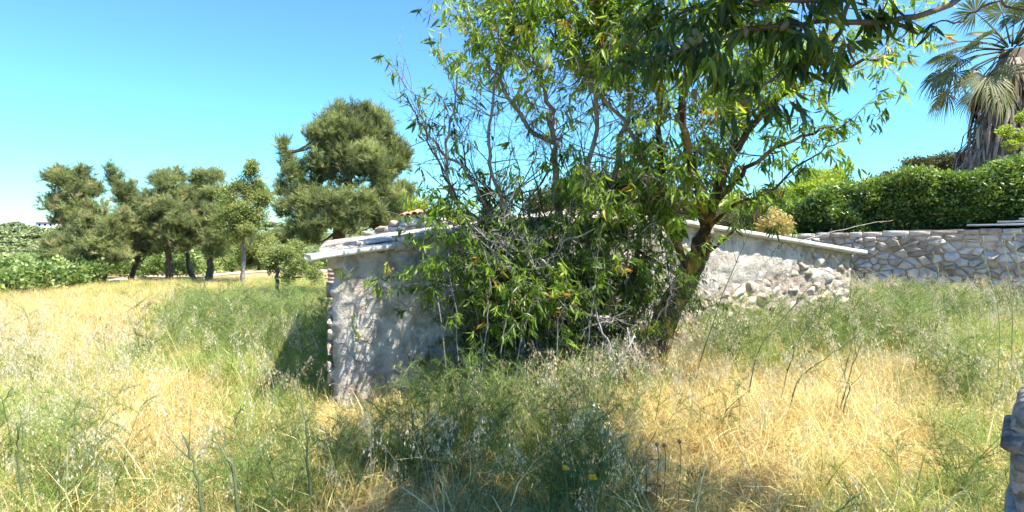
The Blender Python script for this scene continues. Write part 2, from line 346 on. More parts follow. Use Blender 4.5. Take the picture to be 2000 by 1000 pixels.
def blade_clump(name, mat, n, rad, h, wd, bend, lay=0.0, seg=3):
    mb = MB()
    for k in range(n):
        a = rng.uniform(0, 6.283); r = rad*math.sqrt(rng.random()); b0 = np.array([r*math.cos(a), r*math.sin(a), 0.])
        a2 = rng.uniform(0, 6.283); dh = np.array([math.cos(a2), math.sin(a2), 0]); hh = h*rng.uniform(.45, 1.1); be = bend*rng.uniform(.3, 1.3)
        z0 = lay*rng.random()
        P = []
        for s_ in range(seg+1):
            t = s_/seg; ang = be*t
            P.append(b0+np.array([0, 0, z0])+dh*hh*(math.sin(ang)*t*.75+.12*t)+np.array([0, 0, hh*t*max(math.cos(ang), -.2 if not lay else .05)*(1 if not lay else .5)]))
        P = np.array(P); side = np.cross(dh, [0, 0, 1]); side = side*math.cos(a)+np.array([0, 0, .3])*math.sin(a)+dh*.3
        wv = wd*rng.uniform(.6, 1.3)*np.linspace(1, .15, seg+1)[:, None]*side
        V = np.empty((2*(seg+1), 3)); V[0::2] = P-wv/2; V[1::2] = P+wv/2
        T = []
        for s_ in range(seg): T += [(2*s_, 2*s_+1, 2*s_+3), (2*s_, 2*s_+3, 2*s_+2)]
        mb.add(V, T)
    return mb.mesh(name, mat)
def oat_mesh(name, h):
    st, hd = MB(), MB(); V = []; lean = rng.uniform(.1, .35); a = rng.uniform(0, 6.28); dh = np.array([math.cos(a), math.sin(a), 0])
    P = np.array([dh*lean*h*t*t+np.array([0, 0, h*(t-.12*t*t*t)]) for t in np.linspace(0, 1, 7)])
    mb = MB(); mb.tube(P, np.linspace(.0017, .0008, 7), 3)
    nst = mb.n
    nT0 = sum(len(t) for t in mb.T)
    for k in range(18):
        t = rng.uniform(.6, 1.0); b0 = np.array([np.interp(t, np.linspace(0, 1, 7), P[:, c]) for c in range(3)])
        a3 = rng.uniform(0, 6.28); o = np.array([math.cos(a3), math.sin(a3), .2])*rng.uniform(.01, .05)*(1.5-t)*2+dh*.02
        tip = b0+o+np.array([0, 0, -.015])
        mb.tube([b0, b0+o*.7+[0, 0, .01], tip], .0005, 3, cap=False)
        for q in (-1, 1):
            d = unit(np.array([o[0]*4+q*.25*math.cos(a3+1.57), o[1]*4+q*.25*math.sin(a3+1.57), -.9]))[None]
            mb.inst((DIAMOND[0]*[.55, 1, 1], DIAMOND[1]), tip[None], d, rdir(1), rng.uniform(.022, .032), .5)
    me = mb.mesh(name, [M['oat'] if rng.random() < .75 else M['straw']])
    return me
def fennel_mesh(name, h, n=13):
    mb = MB()
    ax = spline([(0, 0, 0), (rng.normal(0, .03), rng.normal(0, .03), h*.5), (rng.normal(0, .08), rng.normal(0, .08), h)], 6)
    mb.tube(ax, np.linspace(.005, .0018, 6), 4)
    for k in range(n):
        t = rng.uniform(.1, 1); b0 = np.array([np.interp(t, np.linspace(0, 1, 6), ax[:, c]) for c in range(3)])
        a = rng.uniform(0, 6.28); L = h*rng.uniform(.25, .5)*(1.15-.5*t)
        d = np.array([math.cos(a), math.sin(a), rng.uniform(.5, 1.3)]); d = unit(d)
        fr = spline([b0, b0+d*L*.5, b0+d*L+np.array([d[0]*.1*L, d[1]*.1*L, -.12*L])], 5); mb.tube(fr, np.linspace(.002, .0009, 5), 3, cap=False)
        m_ = 34; tt = rng.uniform(.2, 1, m_); bp = np.stack([np.interp(tt, np.linspace(0, 1, 5), fr[:, c]) for c in range(3)], -1)
        dd = unit(rdir(m_)+d*.9)
        mb.inst((NEEDLE[0]*[.42, 1, 1], NEEDLE[1]), bp, dd, rdir(m_), h*rng.uniform(.05, .12, m_), .5)
    return mb.mesh(name, M['fennel'])

# ------------------------------------------------------------------ stones laid in walls
def clip_poly(poly, nx_, ny_, c):
    out = []
    for i in range(len(poly)):
        p, q = poly[i], poly[(i+1) % len(poly)]
        a = p[0]*nx_+p[1]*ny_-c; b_ = q[0]*nx_+q[1]*ny_-c
        if a <= 0: out.append(p)
        if (a < 0) != (b_ < 0) and abs(a-b_) > 1e-12:
            t = a/(a-b_); out.append((p[0]+(q[0]-p[0])*t, p[1]+(q[1]-p[1])*t))
    return out
def voronoi(pts, bound, ax=1.0):
    """cells of pts inside bound(x,y)->half planes list; ax stretches distance so that cells come out wider than high"""
    pts = np.asarray(pts, float); cells = []
    for i, p in enumerate(pts):
        d = ((pts[:, 0]-p[0])*ax)**2+(pts[:, 1]-p[1])**2
        poly = [(p[0]-2, p[1]-2), (p[0]+2, p[1]-2), (p[0]+2, p[1]+2), (p[0]-2, p[1]+2)]
        for j in np.argsort(d)[1:22]:
            q = pts[j]; nx_ = (q[0]-p[0])*ax*ax; ny_ = q[1]-p[1]
            poly = clip_poly(poly, nx_, ny_, nx_*(p[0]+q[0])/2+ny_*(p[1]+q[1])/2)
            if len(poly) < 3: break
        for (nx_, ny_, c) in bound:
            if len(poly) >= 3: poly = clip_poly(poly, nx_, ny_, c)
        if len(poly) >= 3: cells.append(poly)
    return cells
def chaikin(poly, k=.22):
    out = []
    for i in range(len(poly)):
        p, q = poly[i], poly[(i+1) % len(poly)]
        if math.hypot(q[0]-p[0], q[1]-p[1]) < .03: out.append(((p[0]+q[0])/2, (p[1]+q[1])/2)); continue
        out.append((p[0]+(q[0]-p[0])*k, p[1]+(q[1]-p[1])*k)); out.append((p[0]+(q[0]-p[0])*(1-k), p[1]+(q[1]-p[1])*(1-k)))
    return out
def poly_area(p): return abs(sum(p[i][0]*p[(i+1) % len(p)][1]-p[(i+1) % len(p)][0]*p[i][1] for i in range(len(p))))/2
def stone(name, poly, frame, parent, mat, gap=.012, proud=.03, back=.06, rough=.012, bev=.014, tilt=.0, kc=.09):
    """one stone: poly in wall coordinates, frame(u, v, w) -> world, w outwards"""
    cx = sum(p[0] for p in poly)/len(poly); cy = sum(p[1] for p in poly)/len(poly)
    poly = [(cx+(p[0]-cx)*max(.3, 1-gap/max(.02, math.hypot(p[0]-cx, p[1]-cy))), cy+(p[1]-cy)*max(.3, 1-gap/max(.02, math.hypot(p[0]-cx, p[1]-cy)))) for p in poly]
    poly = chaikin(poly, kc); n = len(poly)
    if n < 4: return None
    j = lambda s: random.uniform(-s, s)
    t1, t2 = j(tilt), j(tilt)
    size = math.sqrt(poly_area(poly)); bv = min(bev, size*.22)
    V = [frame(p[0], p[1], -back) for p in poly]
    V += [frame(p[0]+j(rough)*.4, p[1]+j(rough)*.4, proud-bv*.8+j(rough)+t1*(p[0]-cx)+t2*(p[1]-cy)) for p in poly]
    for p in poly:
        d = math.hypot(p[0]-cx, p[1]-cy); k = max(.2, 1-bv/max(d, .01))
        V.append(frame(cx+(p[0]-cx)*k+j(rough)*.5, cy+(p[1]-cy)*k+j(rough)*.5, proud+j(rough)+t1*(p[0]-cx)+t2*(p[1]-cy)))
    V.append(frame(cx+j(size*.2), cy+j(size*.2), proud+bv*.25+abs(j(rough))))
    V = np.array(V)-np.array(parent.location)
    # orientation test of the frame
    Q = []; T = []
    for i in range(n):
        k = (i+1) % n
        Q += [(i, k, n+k, n+i), (n+i, n+k, 2*n+k, 2*n+i)]; T.append((2*n+i, 2*n+k, 3*n))
    o = bpy.data.objects.new(name, mesh(name, V, T, Q, mat)); COL.objects.link(o); o.parent = parent
    return o
def jitter_grid(u0, u1, v0, v1, du, dv, jt=.38, keep=None):
    pts = []; v = v0+dv/2; row = 0
    while v < v1:
        u = u0+du*(.25 if row % 2 else .75)
        while u < u1:
            p = (u+random.uniform(-jt, jt)*du, v+random.uniform(-jt, jt)*dv)
            if random.random() < .93 and (keep is None or keep(*p)): pts.append(p)
            u += du*random.choice([.75, 1, 1, 1.3])
        v += dv; row += 1
    return pts
def frame_of(A, B):
    """vertical wall plane through ground points A, B: u metres along, v height, w out towards the camera"""
    d = unit(np.array([B[0]-A[0], B[1]-A[1], 0])); n = np.array([d[1], -d[0], 0])
    return lambda u, v, w_: np.array([A[0], A[1], 0])+d*u+np.array([0, 0, v])+n*w_

# ------------------------------------------------------------------ the low stone building with its gable to the camera
A = (-1.67, 5.06); B = (5.3, 8.7); WL = math.hypot(B[0]-A[0], B[1]-A[1]); fr = frame_of(A, B)
BD = np.array([-.30, 1.0, 0])   # direction in which the building runs back
def gable(u):
    return np.interp(u, [-.5, 0, .40*WL, .45*WL, WL, WL+.6], [1.33, 1.395, 1.80, 1.80, 1.29, 1.24])
hut = empty('stone_hut', (A[0], A[1], 0), 'low ruined stone hut with flaking plaster and shallow gable roof behind the almond shrubs', 'hut')
def plaster_edge(u):   # above this height plaster still clings to the wall
    return np.interp(u, [0, .05, .6, 1.0, 1.5, 4.0, 4.6, 5.6, 6.3, 6.7, 7.2, WL], [-.5, -.5, .0, .22, -.2, .3, .86, .98, 1.02, 1.25, 1.5, 1.6])
us = np.linspace(0, WL, 210); nv = 48; Vp = []
for u in us:
    top = float(gable(u)); pe = float(plaster_edge(u))
    for k in range(nv):
        v = -.4+(top+.4)*k/(nv-1)
        e = pe+.10*(mnoise.noise((u*3.1, v*3, 2))+.5*mnoise.noise((u*9, v*9, 5)))
        pl = max(0, min(1, (v-e)/.025))
        edge = max(0, 1-(u/.16)) if u < .16 else 0
        ragged = mnoise.noise((1, v*7, 4))+.6*mnoise.noise((2, v*19, 7))
        w_ = -.014+.014*pl+.016*mnoise.noise((u*2, v*2, 0))+.014*mnoise.noise((u*9, v*9, 0))+.008*mnoise.noise((u*24, v*24, 0))+(1-pl)*.022*mnoise.noise((u*14, v*14, 1))
        if edge > 0: w_ -= edge*edge*.10*(1+ragged)
        uu = u + (max(0, 1-u/.1))*(.05*ragged+.05)*(1 if v < 1.3 else .2)
        # small pits where plaster flaked off
        pit = mnoise.noise((u*5+9, v*5, 8)); w_ -= .018*max(0, min(1, (pit-.24)/.04))*pl
        Vp.append(fr(uu, v, w_))
Vp = np.array(Vp)-np.array(hut.location)
g = np.arange(209)[:, None]*nv+np.arange(nv-1)[None]; g = g.ravel()
link_ = lambda nm, me, par: (lambda o: (COL.objects.link(o), setattr(o, 'parent', par), o)[2])(bpy.data.objects.new(nm, me))
Qp = np.stack([g, g+nv, g+nv+1, g+1], -1)
cen = Vp[Qp].mean(1); hh = cen[:, 2]
uc = (cen[:, 0])*(unit(np.array([B[0]-A[0], B[1]-A[1], 0]))[0])+(cen[:, 1])*(unit(np.array([B[0]-A[0], B[1]-A[1], 0]))[1])
noise_ = np.array([.10*(mnoise.noise((float(u)*3.1, float(v)*3, 2))+.5*mnoise.noise((float(u)*9, float(v)*9, 5))) for u, v in zip(uc, hh)])
mi = (hh < plaster_edge(uc)+noise_+.004).astype(int)
wall = link_('front_wall', mesh('front_wall', Vp, None, Qp, [M['plaster'], M['mortar']], None, True, mi), hut)
mb = MB()   # body behind the face
bl = np.array(fr(.10, -.4, -.13)); br_ = np.array(fr(WL-.02, -.4, -.13))
def bodypt(base, k, z): p = base+BD*k; return (p[0], p[1], z)
ridge = np.array(fr(.42*WL, 0, -.13))
Vb = []
for k in (0, 3.2): Vb += [bodypt(bl, k, -.6), bodypt(br_, k, -.6), bodypt(br_, k, 1.27), bodypt(ridge, k, 1.78), bodypt(bl, k, 1.36)]
mb.add(np.array(Vb), [(0,1,2),(0,2,3),(0,3,4),(5,7,6),(5,8,7),(5,9,8)], [(1,6,7,2),(2,7,8,3),(3,8,9,4),(4,9,5,0)])
mb2 = mb.mesh('side_walls', M['mortar'], origin=hut.location); link_('side_walls', mb2, hut)
# left and right end returns of the facing so the plaster has thickness
for nm, u, sgn in (('corner_return', WL-.003, 1),):
    mb = MB(); z = np.linspace(-.4, float(gable(u)), 14)
    V = [];
    for q in z: V += [fr(u+.012*mnoise.noise((q*6, 3, 1)), q, .0), fr(u+.01, q, -.14)]
    mb.add(V, None, [(2*i, 2*i+1, 2*i+3, 2*i+2) for i in range(13)]); link_(nm, mb.mesh(nm, M['mortar'], origin=hut.location), hut)
# exposed rubble, right part
def keepR(u, v): return v < plaster_edge(u)+.02 and v < gable(u)-.08
def add_rubble(u0, u1, v0, v1, du, dv, keep, mat, proud=(.0, .05), gap=.018, frame=fr, parent=hut, lim=.0012, rough=.02, tilt=.35, gp=0):
    pts = jitter_grid(u0-du, u1+du, v0-dv, v1+dv, du, dv)
    for poly in voronoi(pts, [(-1, 0, -u0), (1, 0, u1), (0, -1, -v0), (0, 1, v1)], .72):
        cx = sum(p[0] for p in poly)/len(poly); cy = sum(p[1] for p in poly)/len(poly)
        if keep and not keep(cx, cy): continue
        if poly_area(poly) < lim or random.random() < gp: continue
        stone('stone', poly, frame, parent, mat, gap*random.uniform(.6, 1.5), random.uniform(*proud), .10, rough, .03, tilt)
add_rubble(4.45, WL-.0, .05, 1.32, .25, .115, keepR, M['rubble'], (-.03, .006), .002, gp=.15, tilt=.32, rough=.014)
add_rubble(0.0, .14, -.05, 1.36, .16, .11, None, M['rubble'], (-.13, -.08), .004, gp=.5, tilt=.5)
add_rubble(.35, 1.35, -.08, .22, .24, .11, lambda u, v: v < plaster_edge(u)+.03, M['rubble'], (-.05, .01), .012)
add_rubble(2.0, 4.4, .3, .8, .25, .13, lambda u, v: v < plaster_edge(u)+.05, M['rubble'], (-.06, .0), .015)
def slab(name, parent, frame, pts_uv, th, w0, w1, mat, jag=.012, label=None):
    """a slab that follows the gable: pts (u, v) of its underside, from depth w0 (front) to w1 (back)"""
    mb = MB(); n = len(pts_uv); V = []
    for (u, v) in pts_uv:
        j = lambda: random.uniform(-jag, jag)
        f0 = w0+j()
        V += [frame(u, v+j()*.3, f0), frame(u, v+th+j()*.4, f0-.008), frame(u, v+th+.004, f0-.03), frame(u, v+th+(w0-w1)*.0, w1), frame(u, v, w1)]
    V = np.array(V); Q = []
    for i in range(n-1):
        for k in range(5): Q.append((i*5+k, i*5+(k+1) % 5, (i+1)*5+(k+1) % 5, (i+1)*5+k))
    T = []
    for e in (0, (n-1)*5): T += [(e, e+1, e+2), (e, e+2, e+3), (e, e+3, e+4)]
    mb.add(V, T, Q); o = link_(name, mb.mesh(name, mat, origin=parent.location), parent)
    if label: o['label'] = label
    return o
ul = np.linspace(-.16, .60, 9); slab('coping_slab', hut, fr, [(u, float(gable(u))+.008) for u in ul], .045, .12, -.34, M['concrete'], .008)
ul = np.linspace(.40*WL+1.0, WL+.22, 22)
slab('coping_slab', hut, fr, [(u, float(gable(u))+.006) for u in ul], .062, .11, -.32, M['concrete'], .006)
slab('coping_slab', hut, fr, [(u, float(gable(u))+.006) for u in np.linspace(.34*WL, .40*WL, 4)], .05, .09, -.3, M['concrete'], .012)
# stony roof behind the coping
mb = MB(); n1, n2 = 60, 26; V = []
for a_ in range(n1):
    u = -.05+(WL+.05)*a_/(n1-1)
    for b_ in range(n2):
        k = 3.3*b_/(n2-1); p = fr(u, 0, -.20+(0 if b_ else .12))+BD*k
        V.append((p[0], p[1], float(gable(u))+(.0 if b_ == 0 else .10)+.018*mnoise.noise((p[0]*7, p[1]*7, 0))+.03*mnoise.noise((p[0]*2, p[1]*2, 4))))
g = (np.arange(n1-1)[:, None]*n2+np.arange(n2-1)[None]).ravel()
mb.add(V, None, np.stack([g, g+n2, g+n2+1, g+1], -1)); link_('roof', mb.mesh('roof', M['mortar'], origin=hut.location), hut)
fr_roof = lambda s, k, h_: (lambda p: np.array([p[0], p[1], float(gable(s))+.10+h_]))(fr(s, 0, -.25)+BD*k)
for poly in voronoi(jitter_grid(.1, 3.2, 0, 1.4, .26, .2), [(-1, 0, -.3), (1, 0, 3.1), (0, -1, -.0), (0, 1, 1.3)], .8):
    stone('stone', poly, fr_roof, hut, M['rubble'], .008, random.uniform(.0, .022), .03, .010, .012, .1)
# broken edge stones between the two copings
fr_edge = lambda u, v, w_: fr(u, v+float(gable(u)), w_)
for poly in voronoi(jitter_grid(.5, 2.9, -.02, .14, .17, .07), [(-1, 0, -.62), (1, 0, 2.7), (0, -1, .03), (0, 1, .12)], .6):
    stone('stone', poly, fr_edge, hut, M['rubble'], .004, random.uniform(-.02, .03), .12, .016, .012, .3)

# ------------------------------------------------------------------ dry stone boundary wall on the right
A2 = (6.9, 13.6); B2 = (12.45, 10.38); W2 = math.hypot(B2[0]-A2[0], B2[1]-A2[1]); fr2 = frame_of(A2, B2)
bw = empty('boundary_wall', (A2[0], A2[1], 0), 'long dry stone boundary wall in shade under the clipped hedge', 'wall')
top2 = lambda u: 1.58+.034*u
mb = MB(); p = [fr2(-.8, -.4, -.055), fr2(W2, -.4, -.055), fr2(W2, top2(W2)-.03, -.055), fr2(-.8, top2(-.8)-.03, -.055)]
q = [fr2(-.8, -.4, -.45), fr2(W2, -.4, -.45), fr2(W2, top2(W2), -.45), fr2(-.8, top2(-.8), -.45)]
mb.add(p+q, None, [(0,1,2,3),(4,7,6,5),(3,2,6,7),(0,3,7,4),(1,5,6,2)]); link_('mortar_core', mb.mesh('mortar_core', M['joint'], origin=bw.location), bw)
def keep2(u, v): return v < top2(u)-.13
pts = jitter_grid(-1.1, W2+.3, -.05, 1.8, .24, .135, .48)
cnt = 0
for poly in voronoi(pts, [(-1, 0, .78), (1, 0, W2-.01), (.028, 1, 0), ] and [(-1, 0, .78), (1, 0, W2-.01), (-.034, 1, 1.45), (0, -1, .02)], .66):
    if poly_area(poly) < .002: continue
    stone('stone', poly, fr2, bw, M['greystone'], random.uniform(.006, .016), random.uniform(-.02, .045), .08, .018, .022, .3)
u = -.75
while u < W2-.25:   # row of flat stones along the top
    L = random.uniform(.22, .52); h = random.uniform(.09, .125)
    v0 = 1.455+.034*u
    stone('cap_stone', [(u, v0), (u+L, v0+.034*L), (u+L, v0+h), (u+L*.5, v0+h+.012), (u, v0+h)], fr2, bw, M['greystone'], .007, random.uniform(.01, .05), .3, .006, .012, .03)
    u += L+.005
M['paving'] = solid('grey_paving_slab', [(.3, (.40, .39, .38)), (.7, (.56, .55, .54))], 6, obj_rand=.1, bump=.2)
pile = empty('slab_pile', fr2(5.0, 1.72, -.15), 'stack of thin grey stone slabs lying on the boundary wall below the palm', 'stone pile')
for k, (u0, u1, v, w0) in enumerate([(3.25, 5.9, 0, .06), (3.75, 6.2, .062, .03), (4.1, 6.4, .118, .0), (4.75, 5.95, .172, .02)]):
    mb = MB(); z0 = 1.70+.012*u0+v; V = []
    for (uu, ww) in ((u0, w0), (u1, w0-.03), (u1+.1, w0-.42), (u0+.12, w0-.45)): V += [fr2(uu, z0+.028*(uu-u0)*.6, ww), fr2(uu+.01, z0+.038+.028*(uu-u0)*.6, ww-.008)]
    mb.add(V, None, [(0,2,3,1),(2,4,5,3),(4,6,7,5),(6,0,1,7),(1,3,5,7),(0,6,4,2)]); link_('slab', mb.mesh('slab', M['paving'], origin=pile.location), pile)

# ------------------------------------------------------------------ ruined brick wall behind the hut, brick pier, stump of a wall close by on the right
A3 = at(672, 500, 12.5); B3 = at(905, 500, 11.5); fr3 = frame_of(A3, B3); W3 = math.hypot(B3[0]-A3[0], B3[1]-A3[1])
rw = empty('ruined_wall', (A3[0], A3[1], float(G(A3[0], A3[1]))), 'broken pinkish brick and stone wall under the big pine, behind the hut roof', 'wall')
top3 = lambda u: np.interp(u, [0, .3, .7, 1.1, 1.7, 2.2, 2.8], [1.38, 1.50, 1.66, 1.80, 1.98, 2.0, 1.7])
for poly in voronoi(jitter_grid(-.1, W3+.1, .3, 2.2, .24, .11, .25), [(-1, 0, 0), (1, 0, W3), (0, -1, -.5), (0, 1, 2.15)], .6):
    c = np.mean(poly, 0)
    if c[1] < top3(c[0]) and c[1] > .7: stone('brick', poly, fr3, rw, random.choice([M['brick'], M['rubble'], M['concrete']]), .012, random.uniform(0, .04), .2, .01, .02, .1)
mb = MB(); V = []
for u in np.linspace(0, W3, 14):
    t_ = float(top3(u))-.05; V += [fr3(u, -.6, -.02), fr3(u, t_, -.02), fr3(u, t_-.02, -.3), fr3(u, -.6, -.3)]
mb.add(V, None, [(i*4+k, i*4+(k+1) % 4, i*4+4+(k+1) % 4, i*4+4+k) for i in range(13) for k in range(4)]+[(0, 3, 2, 1), (52, 53, 54, 55)])
link_('wall_core', mb.mesh('wall_core', M['mortar'], origin=rw.location), rw)
for k in range(5):  # loose roof tiles on top
    u = 1.5+.14*k; c = fr3(u, float(top3(u))+.02+random.uniform(0, .05), -.12)
    mb = MB(); a = random.uniform(-.5, .5); V = []
    for y_ in (-.2, .2):
        for th in np.linspace(0, math.pi, 6): V.append(c+np.array([.07*math.cos(th)*math.cos(a)-y_*math.sin(a)*.6, y_*math.cos(a)*.9, .06*math.sin(th)+y_*.15]))
    V += [v-np.array([0, 0, .012]) for v in V]
    mb.add(V, None, [(i, i+1, i+7, i+6) for i in range(5)]+[(i+12, i+18, i+19, i+13) for i in range(5)]+[(i, i+12, i+13, i+1) for i in range(5)])
    link_('roof_tile', mb.mesh('roof_tile', M['tile'], origin=rw.location), rw)
pp = at(655, 500, 11.0); pier = empty('brick_pier', (pp[0], pp[1], float(G(pp[0], pp[1]))), 'small pink brick pier beside the trunk of the big pine', 'pier')
zb = pier.location.z
for k in range(22):
    for s_ in range(2):
        mb = MB(); z0 = zb+.082*k; off = .0 if k % 2 else .06
        x0 = pp[0]-.16+s_*(.17+off*.5)+random.uniform(-.008, .008); mb.box((x0, pp[1]+random.uniform(-.01, .01), z0), (x0+.155+(off*.5 if s_ == 0 else 0), pp[1]+.26, z0+.07))
        link_('brick', mb.mesh('brick', M['brick'], origin=pier.location), pier)
mb = MB(); mb.box((pp[0]-.15, pp[1]+.012, zb-.3), (pp[0]+.15, pp[1]+.25, zb+22*.082-.02)); link_('mortar_core', mb.mesh('mortar_core', M['mortar'], origin=pier.location), pier)
# wall stump at the right edge
A4 = (1.87, 2.05); B4 = (2.61, 1.38); fr4 = frame_of(A4, B4)
ws = empty('stone_wall_end', (A4[0], A4[1], 0), 'end of a rough grey stone wall close by at the right edge', 'wall')
mb = MB(); V = [fr4(.06, -.1, -.03), fr4(.8, -.1, -.03), fr4(.8, 1.04, -.03), fr4(.06, .98, -.03), fr4(.06, -.1, -.4), fr4(.8, -.1, -.4), fr4(.8, 1.04, -.4), fr4(.06, .98, -.4)]
mb.add(V, None, [(0,1,2,3),(4,7,6,5),(3,2,6,7),(0,3,7,4),(1,5,6,2),(0,4,5,1)]); link_('mortar_core', mb.mesh('mortar_core', M['joint'], origin=ws.location), ws)
rows = [0, .09, .2, .28, .40, .47, .58, .66, .76, .83, .87, .93, 1.0]; offs = [-.03, -.015, .0, -.02, .01, -.01, .02, .0, .015, -.03, .0, .02]
for r_ in range(len(rows)-1):
    v0, v1 = rows[r_], rows[r_+1]; u = offs[r_]
    while u < .75:
        L = random.uniform(.09, .24); k_ = random.uniform(-.03, .03)
        stone('stone', [(u, v0), (u+L, v0), (u+L+k_, (v0+v1)/2), (u+L, v1), (u+L/2, v1+.012), (u, v1), (u-.015+k_*.3, (v0+v1)/2)], fr4, ws, M['stumpstone'], .002, random.uniform(-.01, .03), .36, .016, .012, .25); u += L

# ------------------------------------------------------------------ trees with instanced needle or leaf clumps
def pine_tuft():
    mb = MB()
    for q in range(6):
        d = unit(rdir(1, .1)[0]+[0, 0, .5]); b0 = rdir(1)[0]*.06; L = rng.uniform(.14, .30); t = rng.random(16)
        p = b0+d*L*t[:, None]; mb.inst((NEEDLE[0]*[.85, 1, 1], NEEDLE[1]), p, unit(rdir(16)+d*1.3), rdir(16), .155*rng.uniform(.7, 1.2, 16), .5)
    return mb.mesh('pine_tuft', M['pine'])
P_PINE = [pine_tuft() for _ in range(4)]
P_PALE = [clump_mesh('leaf_tuft', M['pale'], 34, .16, .075, DIAMOND) for _ in range(3)]
P_HEDGE = [clump_mesh('hedge_tuft', M['hedge'], 26, .13, .085, leaf_tmpl(.2, .2), -.2) for _ in range(3)]
P_LIME = [clump_mesh('lime_tuft', M['lime'], 36, .17, .08, DIAMOND) for _ in range(3)]
P_DRY = [clump_mesh('dry_tuft', M['drybush'], 30, .16, .08, DIAMOND) for _ in range(3)]
P_OLIVE = [clump_mesh('olive_tuft', M['olive'], 40, .15, .06, DIAMOND) for _ in range(3)]
P_VINE = [clump_mesh('vine_tuft', M['vine'], 26, .22, .15, (DIAMOND[0]*[1.8, 1, 1], DIAMOND[1])) for _ in range(3)]

def lobe_points(lobes, dens, gaps=.35, thick=.75, flat=.0):
    """clump centres spread through the outer part of each lobe (cx, cy, cz, rx, ry, rz)"""
    P, t = [], []
    sub = []
    for (c, r) in lobes:   # each lobe billows into smaller ones
        r = np.asarray(r, float); sub.append((np.asarray(c), r*.62))
        for d in rdir(6): sub.append((np.asarray(c)+d*r*.62, r*rng.uniform(.32, .55)))
    for (c, r) in sub:
        c = np.asarray(c); r = np.asarray(r, float); area = 4*math.pi*((r[0]*r[1])**1.6/3+(r[0]*r[2])**1.6/3+(r[1]*r[2])**1.6/3)**(1/1.6)
        n = max(4, int(area*dens)); d = rdir(n); k = thick+(1.08-thick)*rng.random((n, 1))
        bump = np.array([mnoise.noise(tuple(c*1.3+x*1.6)) for x in d])
        p = c+d*r*k*(1+.28*bump[:, None]); keep = rng.random(n) > gaps*(.5-bump)*1.3
        base = rng.uniform(.25, .6)
        P.append(p[keep]); t.append(np.clip(base+rng.normal(0, .16, n)[keep]+.12*d[keep, 2], 0, .92))  # upper sides tinted lighter: sunlight painted into the clump colour
    return np.concatenate(P), np.concatenate(t)
def px_lobes(spec):
    out = []
    for (px, py, rx, ry, D) in spec:
        c = at(px, py, D); out.append((c, (rx*D/F, min(rx, ry*1.3)*D/F, ry*D/F)))
    return out
def tree(name, label, cat, base, trunks, lobes, protos, dens, bark, scale=1.0, gaps=.35, limbs=True, group=None, dead=0, thick=.6, crown='crown', corecol=False):
    t = empty(name, base, label, cat, group); o = np.array(t.location)
    mb = MB()
    for (P, r0, r1) in trunks:
        S = spline(P, 12); S = S+np.concatenate([[[0, 0, 0]], rng.normal(0, r0*.25, (11, 3))]); mb.tube(S, np.linspace(r0, r1, 12)*(1+.15*rng.random(12)), 8)
    link_('trunk', mb.mesh('trunk', bark, True, t.location), t)
    mb = MB(); top = spline(trunks[0][0], 12)
    if limbs:
        for (c, r) in lobes:
            T0 = trunks[rng.integers(len(trunks))]; S = spline(T0[0], 12)
            s0 = S[np.argmin(np.linalg.norm(S-np.array(c)+np.array([0, 0, .5*r[2]]), axis=1))]; mid = (s0+c)/2-np.array([0, 0, .15*np.linalg.norm(c-s0)])
            L = np.linalg.norm(c-s0); r_ = min(T0[1]*.5, .02+.02*L)
            mb.tube(spline([s0, mid, c], 7), np.linspace(r_, r_*.3, 7), 5)
            for q in range(7):
                d = rdir(1, -.3)[0]*np.array(r); mb.tube(spline([c-np.array([0, 0, .3*r[2]])+d*.05, c+d*.5+rng.normal(0, .05, 3), c+d*.98], 5), np.linspace(r_*.35, .004, 5), 3, cap=False)
    if mb.n: link_('branches', mb.mesh('branches', bark, True, t.location), t)
    if lobes:
        P, ti = lobe_points(lobes, dens, gaps, thick)
        if dead:
            k = rng.random(len(P)) < dead; ti[k] = .97
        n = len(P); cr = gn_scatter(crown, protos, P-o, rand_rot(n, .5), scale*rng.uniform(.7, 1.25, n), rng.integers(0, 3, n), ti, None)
        cr.parent = t
    return t
def low(px, D, dz=-.15): p = at(px, 500, D); return np.array([p[0], D, float(G(p[0], D))+dz])

# big pine behind the hut
D = 18; b0 = low(668, D); lob = px_lobes([
 (700,262,50,46,18),(655,268,44,40,17.6),(745,285,40,44,18.2),(620,270,22,30,17.8),(760,330,36,40,18.3),(700,330,60,48,17.5),(640,335,45,40,17.6),
 (725,238,34,28,18.4),(668,232,26,22,18),(780,310,18,34,18.5),(600,378,38,34,17.4),(560,320,14,28,17.6),(575,350,24,26,17.4),(552,292,9,16,17.6),(585,410,42,28,17.2),(560,415,24,22,17.3),
 (640,400,46,34,17),(700,405,52,34,17),(755,390,42,36,17.8),(620,440,40,26,16.8),(680,445,38,24,16.8),(740,438,40,26,17.4),(790,380,26,30,18.2),(578,452,24,22,17.2),(790,425,26,24,17.8),
 (640,240,16,14,18),(548,372,14,14,17.5),(715,215,14,12,18.2),(600,470,26,16,16.9)])
tree('pine_tree', 'large dense rounded pine standing alone behind the left end of the hut', 'tree', b0,
     [([b0, at(660, 470, D), at(672, 400, D), at(690, 320, D), at(700, 240, D)], .24, .05), ([at(665, 470, D), at(640, 400, 17.7), at(590, 350, 17.6), at(556, 300, 17.6)], .10, .02)], lob, P_PINE, 21, M['bark'], 1.05, .5)
